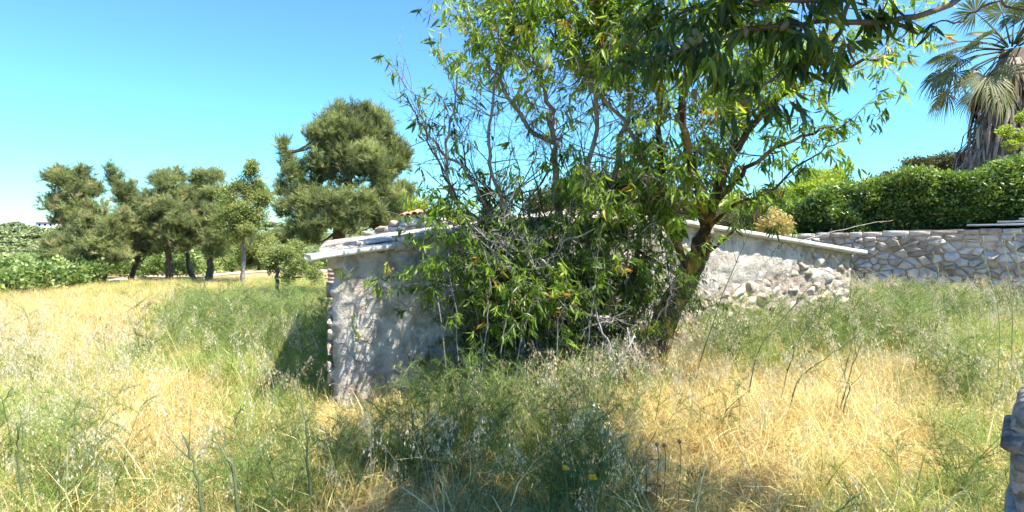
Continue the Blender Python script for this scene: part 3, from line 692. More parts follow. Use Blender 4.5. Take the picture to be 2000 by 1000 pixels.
# row of small crooked pines on the left
GRP = 'small pines in a row at the far edge of the field'
def small_pine(label, D, tr, r0, spec, dens=12, **k):
    b_ = low(tr[0][0], D); P = [b_]+[at(x, y, D) for x, y in tr[1:]]
    tree('pine_tree', label, 'tree', b_, [(P, r0, r0*.35)]+[( [P[-3], at(s[0], s[1], s[4])], r0*.6, .02) for s in spec[:2]], px_lobes(spec), P_PINE, dens, M['bark'], 1.25, .42, group=GRP, **k)
small_pine('leftmost small pine of the row, widest crown with rusty dead twigs', 25, [(198, 560), (200, 530), (192, 500), (186, 470), (160, 420)], .22,
 [(128,362,34,26,25),(165,372,34,28,25.4),(112,398,24,22,25),(150,412,50,26,24.8),(195,425,40,28,25),(122,432,28,16,25),(112,476,34,18,24.4),(160,460,42,24,24.6),(212,462,46,26,24.4),(150,502,44,16,24.2),(228,500,38,18,24.2),(190,482,36,20,24),(118,340,14,12,25.2),(160,338,18,14,25.4),(95,350,10,8,25),(235,440,28,30,24.6),(100,505,20,12,24.4)], dead=.10)
small_pine('second small pine from the left, pointed top and thin curved trunk', 26.5, [(260, 556), (255, 535), (268, 512), (262, 480), (240, 400)], .13,
 [(222,350,13,26,26.6),(232,385,26,26,26.5),(255,400,24,24,26.8),(262,432,38,28,26.4),(272,470,42,24,26.2),(252,370,9,18,26.7),(290,490,28,16,26),(246,498,26,14,26)], dead=.04)
small_pine('third small pine from the left with a straight dark trunk', 26, [(328, 555), (332, 525), (330, 500), (325, 460), (325, 400)], .17,
 [(314,352,20,18,26.4),(340,372,36,26,26.2),(300,392,26,24,26.2),(330,412,50,32,25.8),(360,440,36,24,25.6),(318,455,40,24,25.6),(340,480,38,18,25.4),(300,430,28,26,26)], dead=.04)
small_pine('fourth small pine from the left, flat topped, on a slanting pale trunk', 27.5, [(380, 552), (372, 530), (366, 505), (370, 470), (372, 400)], .13,
 [(352,345,16,14,27.8),(376,350,22,16,28),(372,385,36,26,27.6),(398,400,30,26,27.4),(378,430,40,26,27.2),(392,468,36,20,27)])
small_pine('fifth small pine from the left, dark bushy top and thick trunk forked low', 26, [(408, 550), (410, 525), (412, 505), (408, 470), (412, 400)], .17,
 [(412,352,24,20,28),(398,372,22,16,28),(422,384,24,20,27.4),(420,420,34,26,26),(400,455,34,22,25.8),(425,470,30,22,25.6),(415,495,26,14,25.4)])
b_ = low(474, 24); tree('slender_tree', 'slender pale leaved tree with a straight thin trunk right of the small pines', 'tree', b_,
 [([b_, at(474, 500, 24), at(477, 460, 24), at(482, 400, 24), at(487, 330, 24)], .09, .02), ([at(474, 495, 24), at(490, 475, 24)], .04, .02), ([at(476, 470, 24), at(452, 440, 24)], .04, .015)],
 px_lobes([(487,330,14,22,24),(497,352,22,22,24.3),(464,368,30,18,24),(494,385,34,24,24),(452,395,30,20,23.8),(468,415,42,22,23.7),(500,420,28,26,24),(440,432,28,20,23.6),(478,446,36,18,23.7),(512,398,14,26,24.2),(440,375,18,16,24),(450,462,26,14,23.6)]), P_PALE, 24, M['greybark'], 1.15, .5, thick=.3)
b_ = low(543, 13.5); tree('shrub', 'light green loose shrub at the left corner of the hut', 'shrub', b_,
 [([b_, at(541, 555, 13.5), at(545, 520, 13.5), at(550, 490, 13.5)], .05, .02)],
 px_lobes([(540,492,26,20,13.6),(565,505,28,24,13.4),(590,520,30,20,13.2),(560,535,26,16,13.2),(530,515,20,18,13.6),(610,535,22,12,13),(575,485,20,16,13.8),(515,498,14,14,14)]), P_PALE, 44, M['bark'], .8, .4, thick=.2)
# understorey behind the small pines
for k, (px, py, rx, ry, D_) in enumerate([(505,472,34,26,33),(452,498,26,18,36),(390,505,26,14,40),(545,462,20,14,42),(285,512,24,12,44),(505,505,24,14,34),(215,520,26,10,46)]):
    b_ = low(px, D_); lb = ['low pale bush behind the slender tree', 'grey green bush between the fifth small pine and the slender tree', 'bush seen beyond the trunk of the fourth small pine', 'dark bush below the left side of the big pine', 'bush beyond the thin curved trunk of the second small pine', 'roundish bush over the right end of the sandy track', 'bush beyond the leftmost small pine'][k]
    tree('bush', lb, 'bush', b_, [([b_, (b_+at(px, py, D_))/2, at(px, py, D_)], .07, .03)], px_lobes([(px, py, rx, ry, D_), (px-rx*.7, py+ry*.5, rx*.6, ry*.7, D_), (px+rx*.7, py+ry*.4, rx*.6, ry*.7, D_-.5)]), P_PALE if k % 2 == 0 else P_PINE, 16, M['bark'], 1.7, .3, thick=.4)

# vineyard (leaves in rows)
P = []
for y0 in (18.6, 20.2, 21.8, 23.4):
    n = 620; x = rng.uniform(-31, -(.83-(y0-18.6)*.018)*y0, n); yy = y0+rng.normal(0, .28, n); P.append(np.stack([x, yy, G(x, yy)+rng.uniform(.1, .85+.05*(y0-18), n)], -1)[N2(x, yy, 1.2) > .2])
for row in range(12):
    y0 = 29.5+2.1*row; n = int(300+14*row); x = rng.uniform(-36-row*1.0, -10.5 if row > 2 else -15.8, n*2); yy = y0+rng.normal(0, .30, n*2)+(x+25)*.06
    top = rng.uniform(.25, 1.25, n*2); k = (N2(x, yy, 1.5) > .16); P.append(np.stack([x, yy, G(x, yy)+top], -1)[k])
P = np.concatenate(P); n = len(P)
tag(gn_scatter('vineyard', P_VINE, P, rand_rot(n, .5), rng.uniform(.5, 1.1, n), rng.integers(0, 3, n), np.clip(rng.normal(.5, .3, n), 0, 1)), 'rows of leafy green vines beyond the dry field', 'vineyard', kind='stuff')

# bush of dry brown-green foliage behind the middle of the hut
b_ = low(1150, 13); tree('bush', 'large dark olive brown bush behind the ridge of the hut', 'bush', b_, [([b_, at(1150, 400, 13)], .15, .05)],
 px_lobes([(1120,372,60,42,13),(1190,372,60,44,13.2),(1250,395,60,36,13),(1070,405,50,34,12.8),(1150,420,80,30,12.4),(1310,410,50,34,13),(1230,345,34,26,13.3)]), P_OLIVE, 55, M['bark'], 1.0, .25, thick=.55)
b_ = low(870, 12); tree('bush', 'bright green bush rising behind the broken brick wall', 'bush', b_, [([b_, at(870, 425, 12)], .07, .03)],
 px_lobes([(850,425,34,18,12.2),(900,432,44,22,12),(960,432,40,22,12),(820,405,18,14,12.4)]), P_LIME, 50, M['bark'], .8, .4, thick=.4)
b_ = low(1590, 19); tree('yellow_green_tree', 'yellow green airy tree above the left end of the hedge', 'tree', b_,
 [([b_, at(1590, 420, 19), at(1600, 360, 19)], .12, .03)],
 px_lobes([(1600,350,44,24,19),(1640,345,30,20,19.4),(1560,372,40,26,19),(1620,382,52,26,18.6),(1540,405,36,24,18.6),(1500,395,30,26,19),(1670,370,24,16,19.2),(1470,410,40,26,18.6),(1430,400,34,30,18.8),(1580,410,50,20,18)]), P_LIME, 34, M['greybark'], 1.1, .45, thick=.35)
b_ = low(1512, 12.3); tree('dry_bush', 'straw yellow dried bush between the hut roof and the hedge', 'bush', b_, [([b_, at(1512, 430, 12.3)], .05, .02)],
 px_lobes([(1512,432,20,24,12.3),(1530,442,14,18,12.2),(1495,442,14,16,12.4)]), P_DRY, 60, M['bark'], .8, .2, thick=.2)
b_ = low(1440, 12.5); tree('bush', 'dark green bush just behind the right roof edge of the hut', 'bush', b_, [([b_, at(1440, 430, 12.5)], .06, .02)],
 px_lobes([(1420,438,38,18,12.5),(1460,430,30,20,12.7),(1385,425,30,22,12.4)]), P_OLIVE, 60, M['bark'], .8, .25, thick=.4)
for k, (spec, D_, lb) in enumerate([([(1790,335,34,24,22),(1840,320,40,24,22.5),(1885,318,34,22,22),(1745,355,30,18,21.6)], 22, 'dark round tree top showing over the hedge left of the palm'),
                                    ([(1700,380,24,10,24),(1715,368,16,8,24.4)], 24, 'low tree top showing in the dip between the yellow green tree and the hedge')]):
    b_ = low(spec[0][0], D_); tree('evergreen_tree', lb, 'tree', b_, [([b_, at(spec[0][0], spec[0][1]+20, D_)], .15, .08)], px_lobes(spec), P_OLIVE if k == 0 else P_PALE, 34, M['bark'], 1.4, .3)

# clipped hedge above the boundary wall
hp = []; hd = fr2(1, 0, 0)-fr2(0, 0, 0); hn = fr2(0, 0, 1)-fr2(0, 0, 0)
hb = fr2(0, 0, -1.6); hedge = empty('hedge', (hb[0], hb[1], float(G(hb[0], hb[1]))), 'long clipped dark green laurel hedge on top of the boundary wall', 'hedge')
def htop(u): return np.interp(u, [-2.2, -1, 0, 1.2, 2.4, 4, 8], [1.9, 2.05, 2.2, 2.55, 2.8, 2.95, 3.1])
n = 15000; u = rng.uniform(-1.9, 8, n); f = rng.random(n)
tp = htop(u)+.30*(N1(u, u*0+3, .6)-.5)+.12*(N2(u, u*0, .2)-.5)
front = f < .62
v = np.where(front, 1.45+(tp-1.45)*rng.random(n), tp)
wv = np.where(front, -.62-.22*((v-1.4)/1.9)**3, -.7-1.3*rng.random(n))
v = v+rng.normal(0, .07, n); wv = wv+rng.normal(0, .10, n)+.6*(N2(u, v, .5)-.5)
A2n = np.array([A2[0], A2[1], 0]); Ph = A2n+hd*u[:, None]+np.array([0, 0, 1.])*v[:, None]+hn*wv[:, None]
ob = gn_scatter('foliage', P_HEDGE, Ph-np.array(hedge.location), rand_rot(n, .7), rng.uniform(.7, 1.3, n), rng.integers(0, 3, n), np.clip(rng.normal(.5, .2, n)+.35*(~front)+.3*(v-2.0)*front, 0, 1)); ob.parent = hedge  # tint rises towards the top, so the sunlit top is put into the leaf colour
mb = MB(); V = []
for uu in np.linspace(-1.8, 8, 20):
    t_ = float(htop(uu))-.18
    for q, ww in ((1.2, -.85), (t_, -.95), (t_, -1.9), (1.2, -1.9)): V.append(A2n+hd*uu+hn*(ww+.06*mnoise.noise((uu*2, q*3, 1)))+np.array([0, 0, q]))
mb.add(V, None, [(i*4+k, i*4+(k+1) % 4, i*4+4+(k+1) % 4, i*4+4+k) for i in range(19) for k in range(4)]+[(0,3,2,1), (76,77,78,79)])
link_('shade_core', mb.mesh('shade_core', M['core'], origin=hedge.location), hedge)  # solid core coloured dark in place of the shade between the leaves

# ------------------------------------------------------------------ fan palm
D = 17; cpt = at(1976, 98, D); base = low(1975, D); palm = empty('fan_palm', base, 'tall fan palm with a thick skirt of hanging dead leaves behind the hedge', 'palm tree')
def fan(mb, hub, axis, nrm, Rb, k=26, spread=R(150), tintb=.5, droop=.35):
    axis = unit(axis); side = unit(np.cross(axis, nrm)); nrm = np.cross(side, axis)
    for q in range(k):
        a = -spread+2*spread*(q+.5)/k+rng.normal(0, .03); L = Rb*(.75+.25*math.cos(a*.8))*rng.uniform(.88, 1.05)
        d = axis*math.cos(a)+side*math.sin(a); da = spread/k*.92
        e1 = axis*math.cos(a-da)+side*math.sin(a-da); e2 = axis*math.cos(a+da)+side*math.sin(a+da); dz = np.array([0, 0, -1.])
        zf = nrm*.03*Rb
        p0 = hub; m1 = hub+e1*L*.5+zf*.0+dz*.04*L; m2 = hub+e2*L*.5+dz*.04*L; mc = hub+d*L*.52+zf+dz*.04*L
        t1 = hub+d*L*.8+e1*0+dz*droop*.35*L+side*0; w_ = side*L*.022*math.cos(a)-axis*L*.022*math.sin(a)
        tip = hub+d*L*.98+dz*droop*L
        mb.add([p0, m1, mc, m2, t1-w_, t1+w_, tip], [(0,1,2),(0,2,3),(1,4,2),(2,4,5),(2,5,3),(4,6,5)], None, np.clip(tintb+rng.normal(0, .08), 0, 1))
tr = MB(); tr.tube(spline([base, at(1975, 300, D), cpt], 10), np.linspace(.42, .30, 10), 12); link_('trunk', tr.mesh('trunk', M['bark'], True, palm.location), palm)
for k in range(34):
    el = rng.uniform(-.55, 1.2); az = k*2.4+rng.normal(0, .2)
    d = np.array([math.cos(az)*math.cos(el), math.sin(az)*math.cos(el), math.sin(el)]); L = rng.uniform(1.2, 1.9)
    hub = cpt+d*L+np.array([0, 0, -.28*L*(1-el*.5)]); mb = MB(); tb = .35+.25*rng.random()+(.25 if el < -.25 else 0)
    mb.tube(spline([cpt+d*.2, cpt+d*L*.6-np.array([0, 0, .04*L]), hub], 6), np.linspace(.030, .014, 6), 4, tb)
    ax = unit(hub-(cpt+d*L*.6)); nr = np.array([0, 0, 1.])+rng.normal(0, .35, 3)
    fan(mb, hub, ax, nr, rng.uniform(.65, .92), 28, R(rng.uniform(105, 150)), tb, .30+.25*(el < .2))
    link_('frond', mb.mesh('frond', M['palmleaf'], origin=palm.location), palm)
for k in range(290):   # skirt: hanging dead leaf segments
    az = rng.uniform(0, 6.283); zt = rng.uniform(-3.6, -.35); ring = .55+.38*sstep(0, -3.2, zt); r0 = ring*rng.uniform(.6, .95)
    L = rng.uniform(.9, 1.5); o_ = np.array([math.cos(az), math.sin(az), 0]); t_ = np.array([-o_[1], o_[0], 0])
    cen_ = cpt+np.array([-.10, 0, 0])*abs(zt)
    p0 = cen_+o_*r0*.6+np.array([0, 0, zt+.3]); p1 = cen_+o_*(r0+.18)+np.array([0, 0, zt-.25*L]); p2 = cen_+o_*(r0+.30)+t_*rng.normal(0, .12)+np.array([0, 0, zt-L])
    wv = .045*rng.uniform(.4, 1.5); mb = MB(); V = []
    for p, ww in ((p0, .4), (p1, 1.), ((p1+p2)/2, .8), (p2, .15)): V += [p-t_*wv*ww, p+o_*.03*ww, p+t_*wv*ww]
    mb.add(V, None, [(i*3+j, i*3+j+1, i*3+4+j, i*3+3+j) for i in range(3) for j in range(2)])
    link_('dead_leaf', mb.mesh('dead_leaf', M['palmdead'], origin=palm.location), palm)
tr = MB(); S = [cpt+np.array([-.1*abs(z), 0, z]) for z in np.linspace(-.3, -5.4, 9)]; tr.tube(S, [.3, .36, .44, .5, .56, .6, .64, .66, .66], 14)
link_('skirt', tr.mesh('skirt', M['palmdead'], True, palm.location), palm)
# a few dead fans hanging under the crown
for az, el in ((2.9, -.5), (3.5, -.8), (2.5, -.9), (4.1, -.6), (5.5, -.8)):
    d = np.array([math.cos(az)*math.cos(el), math.sin(az)*math.cos(el), math.sin(el)]); hub = cpt+d*1.15; mb = MB()
    mb.tube([cpt, cpt+d*.6, hub], .02, 4, .95); fan(mb, hub, unit(d+[0, 0, -.5]), np.array([0, 0, 1.]), .85, 24, R(110), .9, .6)
    link_('dead_frond', mb.mesh('dead_frond', M['palmleaf'], origin=palm.location), palm)
# bright spray of leaves that enters at the right edge
b_ = low(2120, 9.5); sp = tree('leafy_tree', 'bright green feathery branch reaching in at the right edge in front of the palm skirt', 'tree', b_, [([b_, at(2120, 400, 9.5), at(2110, 270, 9.5), at(2080, 230, 9.5)], .07, .02)],
 px_lobes([(1985,262,26,8,9.5),(2000,228,12,8,9.6),(2020,275,30,12,9.5),(1960,256,14,5,9.4),(2060,240,30,20,9.5),(1975,282,12,5,9.4)]), P_LIME, 90, M['greybark'], .45, .3, thick=.1)

# ------------------------------------------------------------------ far hill: umbrella pines, cypresses, dead trunks, house
def umbrella_meshes(k):
    mb = MB(); H = 5.6; lob = []
    for q in range(7):
        a = rng.uniform(0, 6.28); r = rng.uniform(0, 2.4); lob.append((np.array([r*math.cos(a), r*math.sin(a), H-.5*(r/2.4)**2+rng.uniform(-.2, .2)]), (1.7, 1.7, .65)))
    P, ti = lobe_points(lob, 7.5, .3, .8); d = unit(rdir(len(P))+[0, 0, .6])
    mb.inst((DIAMOND[0]*[1.6, 1, 1], DIAMOND[1]), P, d, rdir(len(P)), .55, ti)
    cr = mb.mesh('crown', M['pine_mesh']); mb = MB()
    mb.tube(spline([(0, 0, -.4), (.1, 0, 2.2), (.1, .1, 4.6)], 6), np.linspace(.28, .16, 6), 6)
    for q in range(5):
        a = q*1.3; mb.tube(spline([(.1, .05, 3.4), (1.0*math.cos(a), 1.0*math.sin(a), 4.5), (1.9*math.cos(a), 1.9*math.sin(a), 5.2)], 4), [.12, .08, .05, .03], 4)
    return cr, mb.mesh('trunk', M['bark'], True)
UM = [umbrella_meshes(k) for k in range(3)]
hillp = [(30,205),(12,212),(-20,200),(5,180),(48,176),(130,170),(20,160),(70,156),(-15,165),(150,158),(0,142),(45,140),(88,136),(130,134),(25,126),(68,122),(108,120),(150,124),(-10,118),(12,112),(50,108),(90,106),(132,108),(172,118),(195,135),(180,160),(215,175),(240,150),(545,195),(520,185),(560,205),(500,190),(585,190),(272,160),(352,165),(438,170),(160,98),(118,94),(205,100),(250,115)]
for k, (px, D_) in enumerate(hillp):
    p = at(px, 470, D_); z = float(G(p[0], D_)); s = rng.uniform(.8, 1.15)*(1.0 if D_ > 130 else .9)
    t = empty('umbrella_pine', (p[0], D_, z), 'umbrella pine standing clear against the sky on top of the far left hill' if k == 0 else 'umbrella pine of the wood on the far hillside', 'tree', 'umbrella pines on the far hillside' if k else None)
    t.scale = (s*(1.1 if k else 1), s*1.1, s*.92*(1.15 if k == 0 else 1)); t.rotation_euler = (0, 0, rng.uniform(0, 6.28)); cr, tk = UM[k % 3]
    link_('crown', cr, t); link_('trunk', tk, t)
for k, (px, D_, h) in enumerate([(5, 84, 4.6), (42, 80, 3.6)]):
    p = at(px, 500, D_); z = float(G(p[0], D_)); t = empty('cypress', (p[0], D_, z), ['dark narrow cypress at the left edge of the photo', 'dark narrow cypress in the pale clearing beside a bare trunk'][k], 'tree')
    t_ = rng.random(1400); a = rng.uniform(0, 6.28, 1400); r = .75*np.sin(np.clip(t_*1.02, 0, 1)**.6*math.pi)**.7*(.7+.35*rng.random(1400))
    P = np.stack([r*np.cos(a), r*np.sin(a), .2+t_*h], -1); mb = MB(); mb.inst(DIAMOND, P, unit(np.stack([np.cos(a), np.sin(a), a*0+2], -1)), rdir(1400), .3, rng.uniform(0, .35, 1400))
    link_('crown', mb.mesh('crown', M['pine_mesh']), t); mb = MB(); mb.tube([(0, 0, -.3), (0, 0, h*.6)], [.12, .05], 5); link_('trunk', mb.mesh('trunk', M['bark']), t)
for k, (px, D_, y0) in enumerate([(28, 70, 492), (49, 66, 493)]):
    p = at(px, 540, D_); z = float(G(p[0], D_)); top = at(px, y0, D_)[2]-z; mb = MB(); mb.tube(spline([(0, 0, -.3), (.08, 0, top*.5), (0, 0, top)], 6), np.linspace(.16, .09, 6), 6)
    for q in range(3): mb.tube([(0, 0, top*.8), (rng.normal(0, .7), 0, top*.98)], [.06, .02], 4)
    o = link('dead_tree', mb.mesh('dead_tree', M['deadwood'], True)); o.location = (p[0], D_, z); tag(o, ['pale bare trunk left of the second cypress', 'pale bare trunk right of the second cypress'][k], 'dead tree')
n = 2600; y = rng.uniform(84, 216, n); x = -y*rng.uniform(-.1, .98, n); k = ~((x/y > -.95) & (x/y < -.86) & (y < 100)); x, y = x[k], y[k]; n = len(x)
tag(gn_scatter('far_wood', P_PINE, np.stack([x, y, G(x, y)+rng.uniform(.2, 1.8, n)], -1), rand_rot(n, .3), rng.uniform(4, 7.5, n), rng.integers(0, 4, n), rng.uniform(.2, .9, n)), 'dense wood and scrub covering the far hillside', 'wood', kind='stuff')
hp_ = at(88, 437, 222); hz = float(G(hp_[0], 222)); hs = empty('white_house', (hp_[0], 222, hz), 'small white house on top of the far left hill', 'house')
zt = at(88, 434, 222)[2]-hz
mb = MB(); mb.box((-3.6, 0, -1), (3.6, 5, zt)); link_('wall', mb.mesh('wall', M['white']), hs)
mb = MB(); mb.add([(-3.9, -.3, zt), (3.9, -.3, zt), (3.9, 5.3, zt), (-3.9, 5.3, zt), (-3.4, 2.5, zt+.8), (3.4, 2.5, zt+.8)], [(0, 4, 3), (1, 2, 5)], [(0, 1, 5, 4), (3, 4, 5, 2)]); link_('roof', mb.mesh('roof', M['roof']), hs)
for x in (-2.2, 0, 2.2):
    mb = MB(); mb.box((x-.4, -.03, zt-1.5), (x+.4, .05, zt-.6)); link_('window', mb.mesh('window', M['dark']), hs)

# ------------------------------------------------------------------ almond trees and shrubs in front of the hut
DENS = .72
class Plant:
    """collects branch curves and leaf positions of one tree"""
    def __init__(s): s.stems = MB(); s.tw = MB(); s.lp = []; s.ld = []; s.ls = []; s.lt = []; s.fruit = []
    def leaves(s, p, d, n, L, tint, hang=1.0, sp=.75):
        for _ in range(n):
            q = unit(d*.5+rdir(1)[0]*sp+np.array([0, 0, -hang])); s.lp.append(p+rng.normal(0, .012, 3)); s.ld.append(q); s.ls.append(L*rng.uniform(.6, 1.15)); s.lt.append(float(np.clip(tint+rng.normal(0, .13), 0, 1)))
    def twig(s, p, d, L, r, depth, leafy, lsize, tint, droop=.15, curl=.35, nleaf=5, bare=None):
        n = 5; P = [p]; q = np.array(d)
        for i in range(n-1):
            q = unit(q+rng.normal(0, curl*.35, 3)+np.array([0, 0, .10-droop*i/n])); P.append(P[-1]+q*L/(n-1))
        P = np.array(P); s.tw.tube(P, np.linspace(r, max(.0012, r*.4), n), 4 if r > .006 else 3, cap=False)
        lf = leafy(P[-1]) if callable(leafy) else leafy
        if depth > 0:
            for _ in range(rng.integers(2, 5)):
                t = rng.uniform(.25, 1); b0 = np.array([np.interp(t*(n-1), range(n), P[:, c]) for c in range(3)])
                s.twig(b0, unit(q*.5+rdir(1)[0]*.8), L*rng.uniform(.4, .75), r*.55, depth-1, leafy, lsize, tint, droop, curl, nleaf)
        if rng.random() < lf:
            tt = tint+rng.normal(0, .12)
            if tint > .2 and rng.random() < .03: tt = .97
            for i in range(1, n):
                if rng.random() < .8: s.leaves(P[i], unit(P[i]-P[i-1]), nleaf if i == n-1 else max(1, nleaf//2), lsize, tt)
            if rng.random() < .03: s.fruit.append(P[-2])
    def stem(s, P, r0, r1, n_tw, t0, L, leafy, lsize, tint=.45, depth=1, side=5, up=.5, droop=.15, nleaf=5, rough=.02, big=True, k=6):
        P = spline(P, max(8, len(P)*4)); P = P+rng.normal(0, rough, P.shape)*np.linspace(.2, 1, len(P))[:, None]; n = len(P)
        (s.stems if big else s.tw).tube(P, np.linspace(r0, r1, n)*(1+.12*rng.random(n)), k)
        for _ in range(int(n_tw*DENS+.5)):
            t = t0+(1-t0)*rng.random(); i = min(n-2, int(t*(n-1))); ax = unit(P[i+1]-P[i]); d = unit(rdir(1)[0]+ax*.5+np.array([0, 0, up]))
            s.twig(P[i], d, L*rng.uniform(.5, 1.2), max(.0022, min(.009, r0*.35)*(1-.5*t)), depth, leafy, lsize, tint, droop, nleaf=nleaf)
        s.twig(P[-1], unit(P[-1]-P[-2]), L*.8, r1*.8, depth, leafy, lsize, tint, droop, nleaf=nleaf)
    def build(s, name, label, cat, base, bark, twigbark, nparts, group=None, mat='almond'):
        t = empty(name, base, label, cat, group); o = np.array(t.location)
        if s.stems.n: link_('trunk', s.stems.mesh('trunk', bark, True, o), t)
        if s.tw.n: link_('twigs', s.tw.mesh('twigs', twigbark, True, o), t)['kind'] = 'stuff'
        if s.lp:
            lp, ld, ls, lt = np.array(s.lp), np.array(s.ld), np.array(s.ls), np.array(s.lt)
            x, y = proj(lp); inn = (x > -20) & (x < 2020) & (y > -20) & (y < 1020) & (lp[:, 1] > .3)
            order = np.argsort(-np.where(inn, ls/np.maximum(lp[:, 1], .3), 0)); pick = order[:nparts]; rest = order[nparts:]
            up = rdir(len(lp)); vari = rng.integers(0, 3, len(lp))
            pool = {}
            for i in pick:   # each large leaf an object that shares one of a few meshes
                tb = int(min(.999, max(0, lt[i]))*10); key = (vari[i], tb)
                if key not in pool:
                    mb = MB(); T_ = LEAVES[vari[i]]; mb.add(T_[0], T_[1], None, (tb+.5)/10); pool[key] = mb.mesh('leaf', M[mat])
                d = ld[i]; x_ = unit(np.cross(d, up[i])); z_ = np.cross(x_, d); m_ = Matrix(((x_[0], d[0], z_[0], 0), (x_[1], d[1], z_[1], 0), (x_[2], d[2], z_[2], 0), (0, 0, 0, 1)))
                lo = bpy.data.objects.new('leaf', pool[key]); COL.objects.link(lo); lo.parent = t
                lo.matrix_local = Matrix.Translation(Vector(lp[i]-o)) @ m_ @ Matrix.Scale(float(ls[i]), 4)
            if len(rest):
                mb = MB()
                for q in range(3):
                    k = rest[vari[rest] == q]
                    if len(k): mb.inst(LEAVES[q], lp[k], ld[k], up[k], ls[k], lt[k])
                fo = link_('foliage', mb.mesh('foliage', M[mat], origin=o), t); fo['kind'] = 'stuff'
        for f in s.fruit:
            fo = link_('almond', FRUIT, t); fo.location = tuple(np.array(f)-o+np.array([0, 0, -.02])); fo.rotation_euler = tuple(rng.normal(0, .5, 3)); 
        return t
mb = MB(); th = np.linspace(0, math.pi, 8); prof = np.sin(th)**.8*.0125; zz = -.019*np.cos(th)*1.0
V = [(prof[i]*math.cos(a)*(1 if math.cos(a) > 0 else .8), prof[i]*.7*math.sin(a), zz[i]) for i in range(8) for a in np.arange(8)*math.pi/4]
mb.add(V, None, [(i*8+j, i*8+(j+1) % 8, i*8+8+(j+1) % 8, i*8+8+j) for i in range(7) for j in range(8)]); FRUIT = mb.mesh('almond', M['fruit'], True)
def pts(*a): return [at(x, y, 5.6-(5.6-d)*.6 if 4.2 < d < 5.6 else d) for x, y, d in a]
def gbase(px, D): p = at(px, 500, D); return (px, 450+F*(EYE-float(G(p[0], D))+.05)/D, D)
def leafy_zone(p):
    x, y, z = p
    bare = 1.3*math.exp(-((x+.40)/.85)**2-((z-2.35)/.50)**2)+1.0*math.exp(-((x-2.15)/.6)**2-((z-2.45)/.35)**2)+.6*math.exp(-((x-1.0)/1.0)**2-((z-2.75)/.30)**2)
    bare += .75*max(0, float(N3(x*1.0+5, z*1.0+y*.3, .42))-.60)*2.0
    return .92-.9*min(1, bare*1.6)

# A: almond tree with the leaning lichen covered trunk
pa = Plant(); LS = .118
bx = gbase(1262, 6.3)
pa.stem(pts(bx, (1300, 620, 6.2), (1335, 560, 6.1), (1362, 505, 5.95), (1378, 452, 5.8)), .15, .085, 3, .5, .4, .6, LS, depth=1, k=10, rough=.01)
pa.stem(pts((1378, 455, 5.8), (1368, 380, 5.4), (1345, 300, 5.1), (1330, 200, 4.9), (1345, 100, 4.7), (1330, -20, 4.5)), .055, .015, 36, .12, .65, leafy_zone, LS, .50, 2)
pa.stem(pts((1372, 470, 5.8), (1400, 400, 5.5), (1450, 340, 5.2), (1520, 285, 5.0), (1600, 255, 4.8), (1655, 245, 4.6)), .035, .006, 24, .15, .42, .85, LS, .48, 1, up=.2)
pa.stem(pts((1378, 452, 5.8), (1420, 330, 5.4), (1480, 235, 5.1), (1560, 165, 4.8), (1680, 125, 4.6), (1745, 105, 4.5)), .042, .006, 34, .25, .48, 1.0, LS, .58, 1, up=.3)
pa.stem(pts((1378, 452, 5.8), (1415, 320, 5.5), (1465, 200, 5.2), (1500, 100, 5.0), (1520, -10, 4.8)), .045, .010, 36, .2, .6, 1.0, LS, .58, 2)
pa.stem(pts((1375, 460, 5.8), (1420, 410, 5.3), (1500, 370, 5.0), (1580, 310, 4.8), (1640, 280, 4.6)), .022, .004, 12, .3, .35, .6, LS, .45, 1, up=.1)
pa.stem(pts((1365, 500, 5.9), (1400, 480, 5.7), (1450, 440, 5.5), (1500, 430, 5.3)), .012, .003, 5, .4, .25, .4, LS, .4, 1)
pa.stem(pts((1350, 540, 6.0), (1310, 440, 5.6), (1290, 330, 5.3), (1290, 200, 5.0), (1280, 80, 4.8), (1270, -20, 4.7)), .045, .010, 40, .12, .6, 1, LS, .52, 2)
pa.stem(pts((1345, 550, 6.0), (1260, 500, 5.5), (1210, 460, 5.2), (1170, 420, 5.0)), .020, .005, 9, .4, .36, .7, LS*.9, .4, 1)
pa.stem(pts((1360, 510, 5.9), (1410, 470, 5.5), (1450, 420, 5.2), (1440, 360, 5.0)), .018, .005, 9, .45, .40, .8, LS*.9, .4, 1)
pa.build('almond_tree', 'almond tree with a leaning dark trunk covered in orange lichen before the hut', 'tree', at(*bx), M['mossbark'], M['greybark'], 300)
# B: many stemmed almond shrub in the middle
pb = Plant()
def S_(P, r0, r1, n, t0, L, leafy=leafy_zone, ls=LS, tint=.48, depth=2, **k): pb.stem(pts(gbase(P[0][0], P[0][2]), *P[1:]), r0, r1, n, t0, L, leafy, ls, tint, depth, **k)
S_([(1150, 0, 5.9), (1130, 600, 5.8), (1110, 500, 5.7), (1090, 400, 5.5), (1083, 300, 5.3), (1080, 262, 5.2), (1066, 190, 5.0), (1040, 110, 4.8), (1010, 20, 4.6)], .045, .012, 42, .45, .6, tint=.58)
pb.stem(pts((1082, 280, 5.25), (1040, 258, 5.1), (1000, 200, 4.9), (960, 130, 4.7), (905, 60, 4.5)), .026, .006, 24, .3, .48, leafy_zone, LS, .60, 1)
S_([(1165, 0, 5.8), (1180, 600, 5.7), (1185, 450, 5.6), (1200, 330, 5.4), (1230, 220, 5.2), (1220, 120, 5.0), (1240, -10, 4.8)], .040, .010, 46, .25, .6, tint=.52)
S_([(1140, 0, 5.7), (1085, 610, 5.5), (1015, 500, 5.3), (960, 420, 5.1), (905, 330, 4.9), (850, 285, 4.7), (825, 230, 4.6), (800, 150, 4.5)], .026, .004, 26, .35, .4, .12, depth=1, tint=.4)
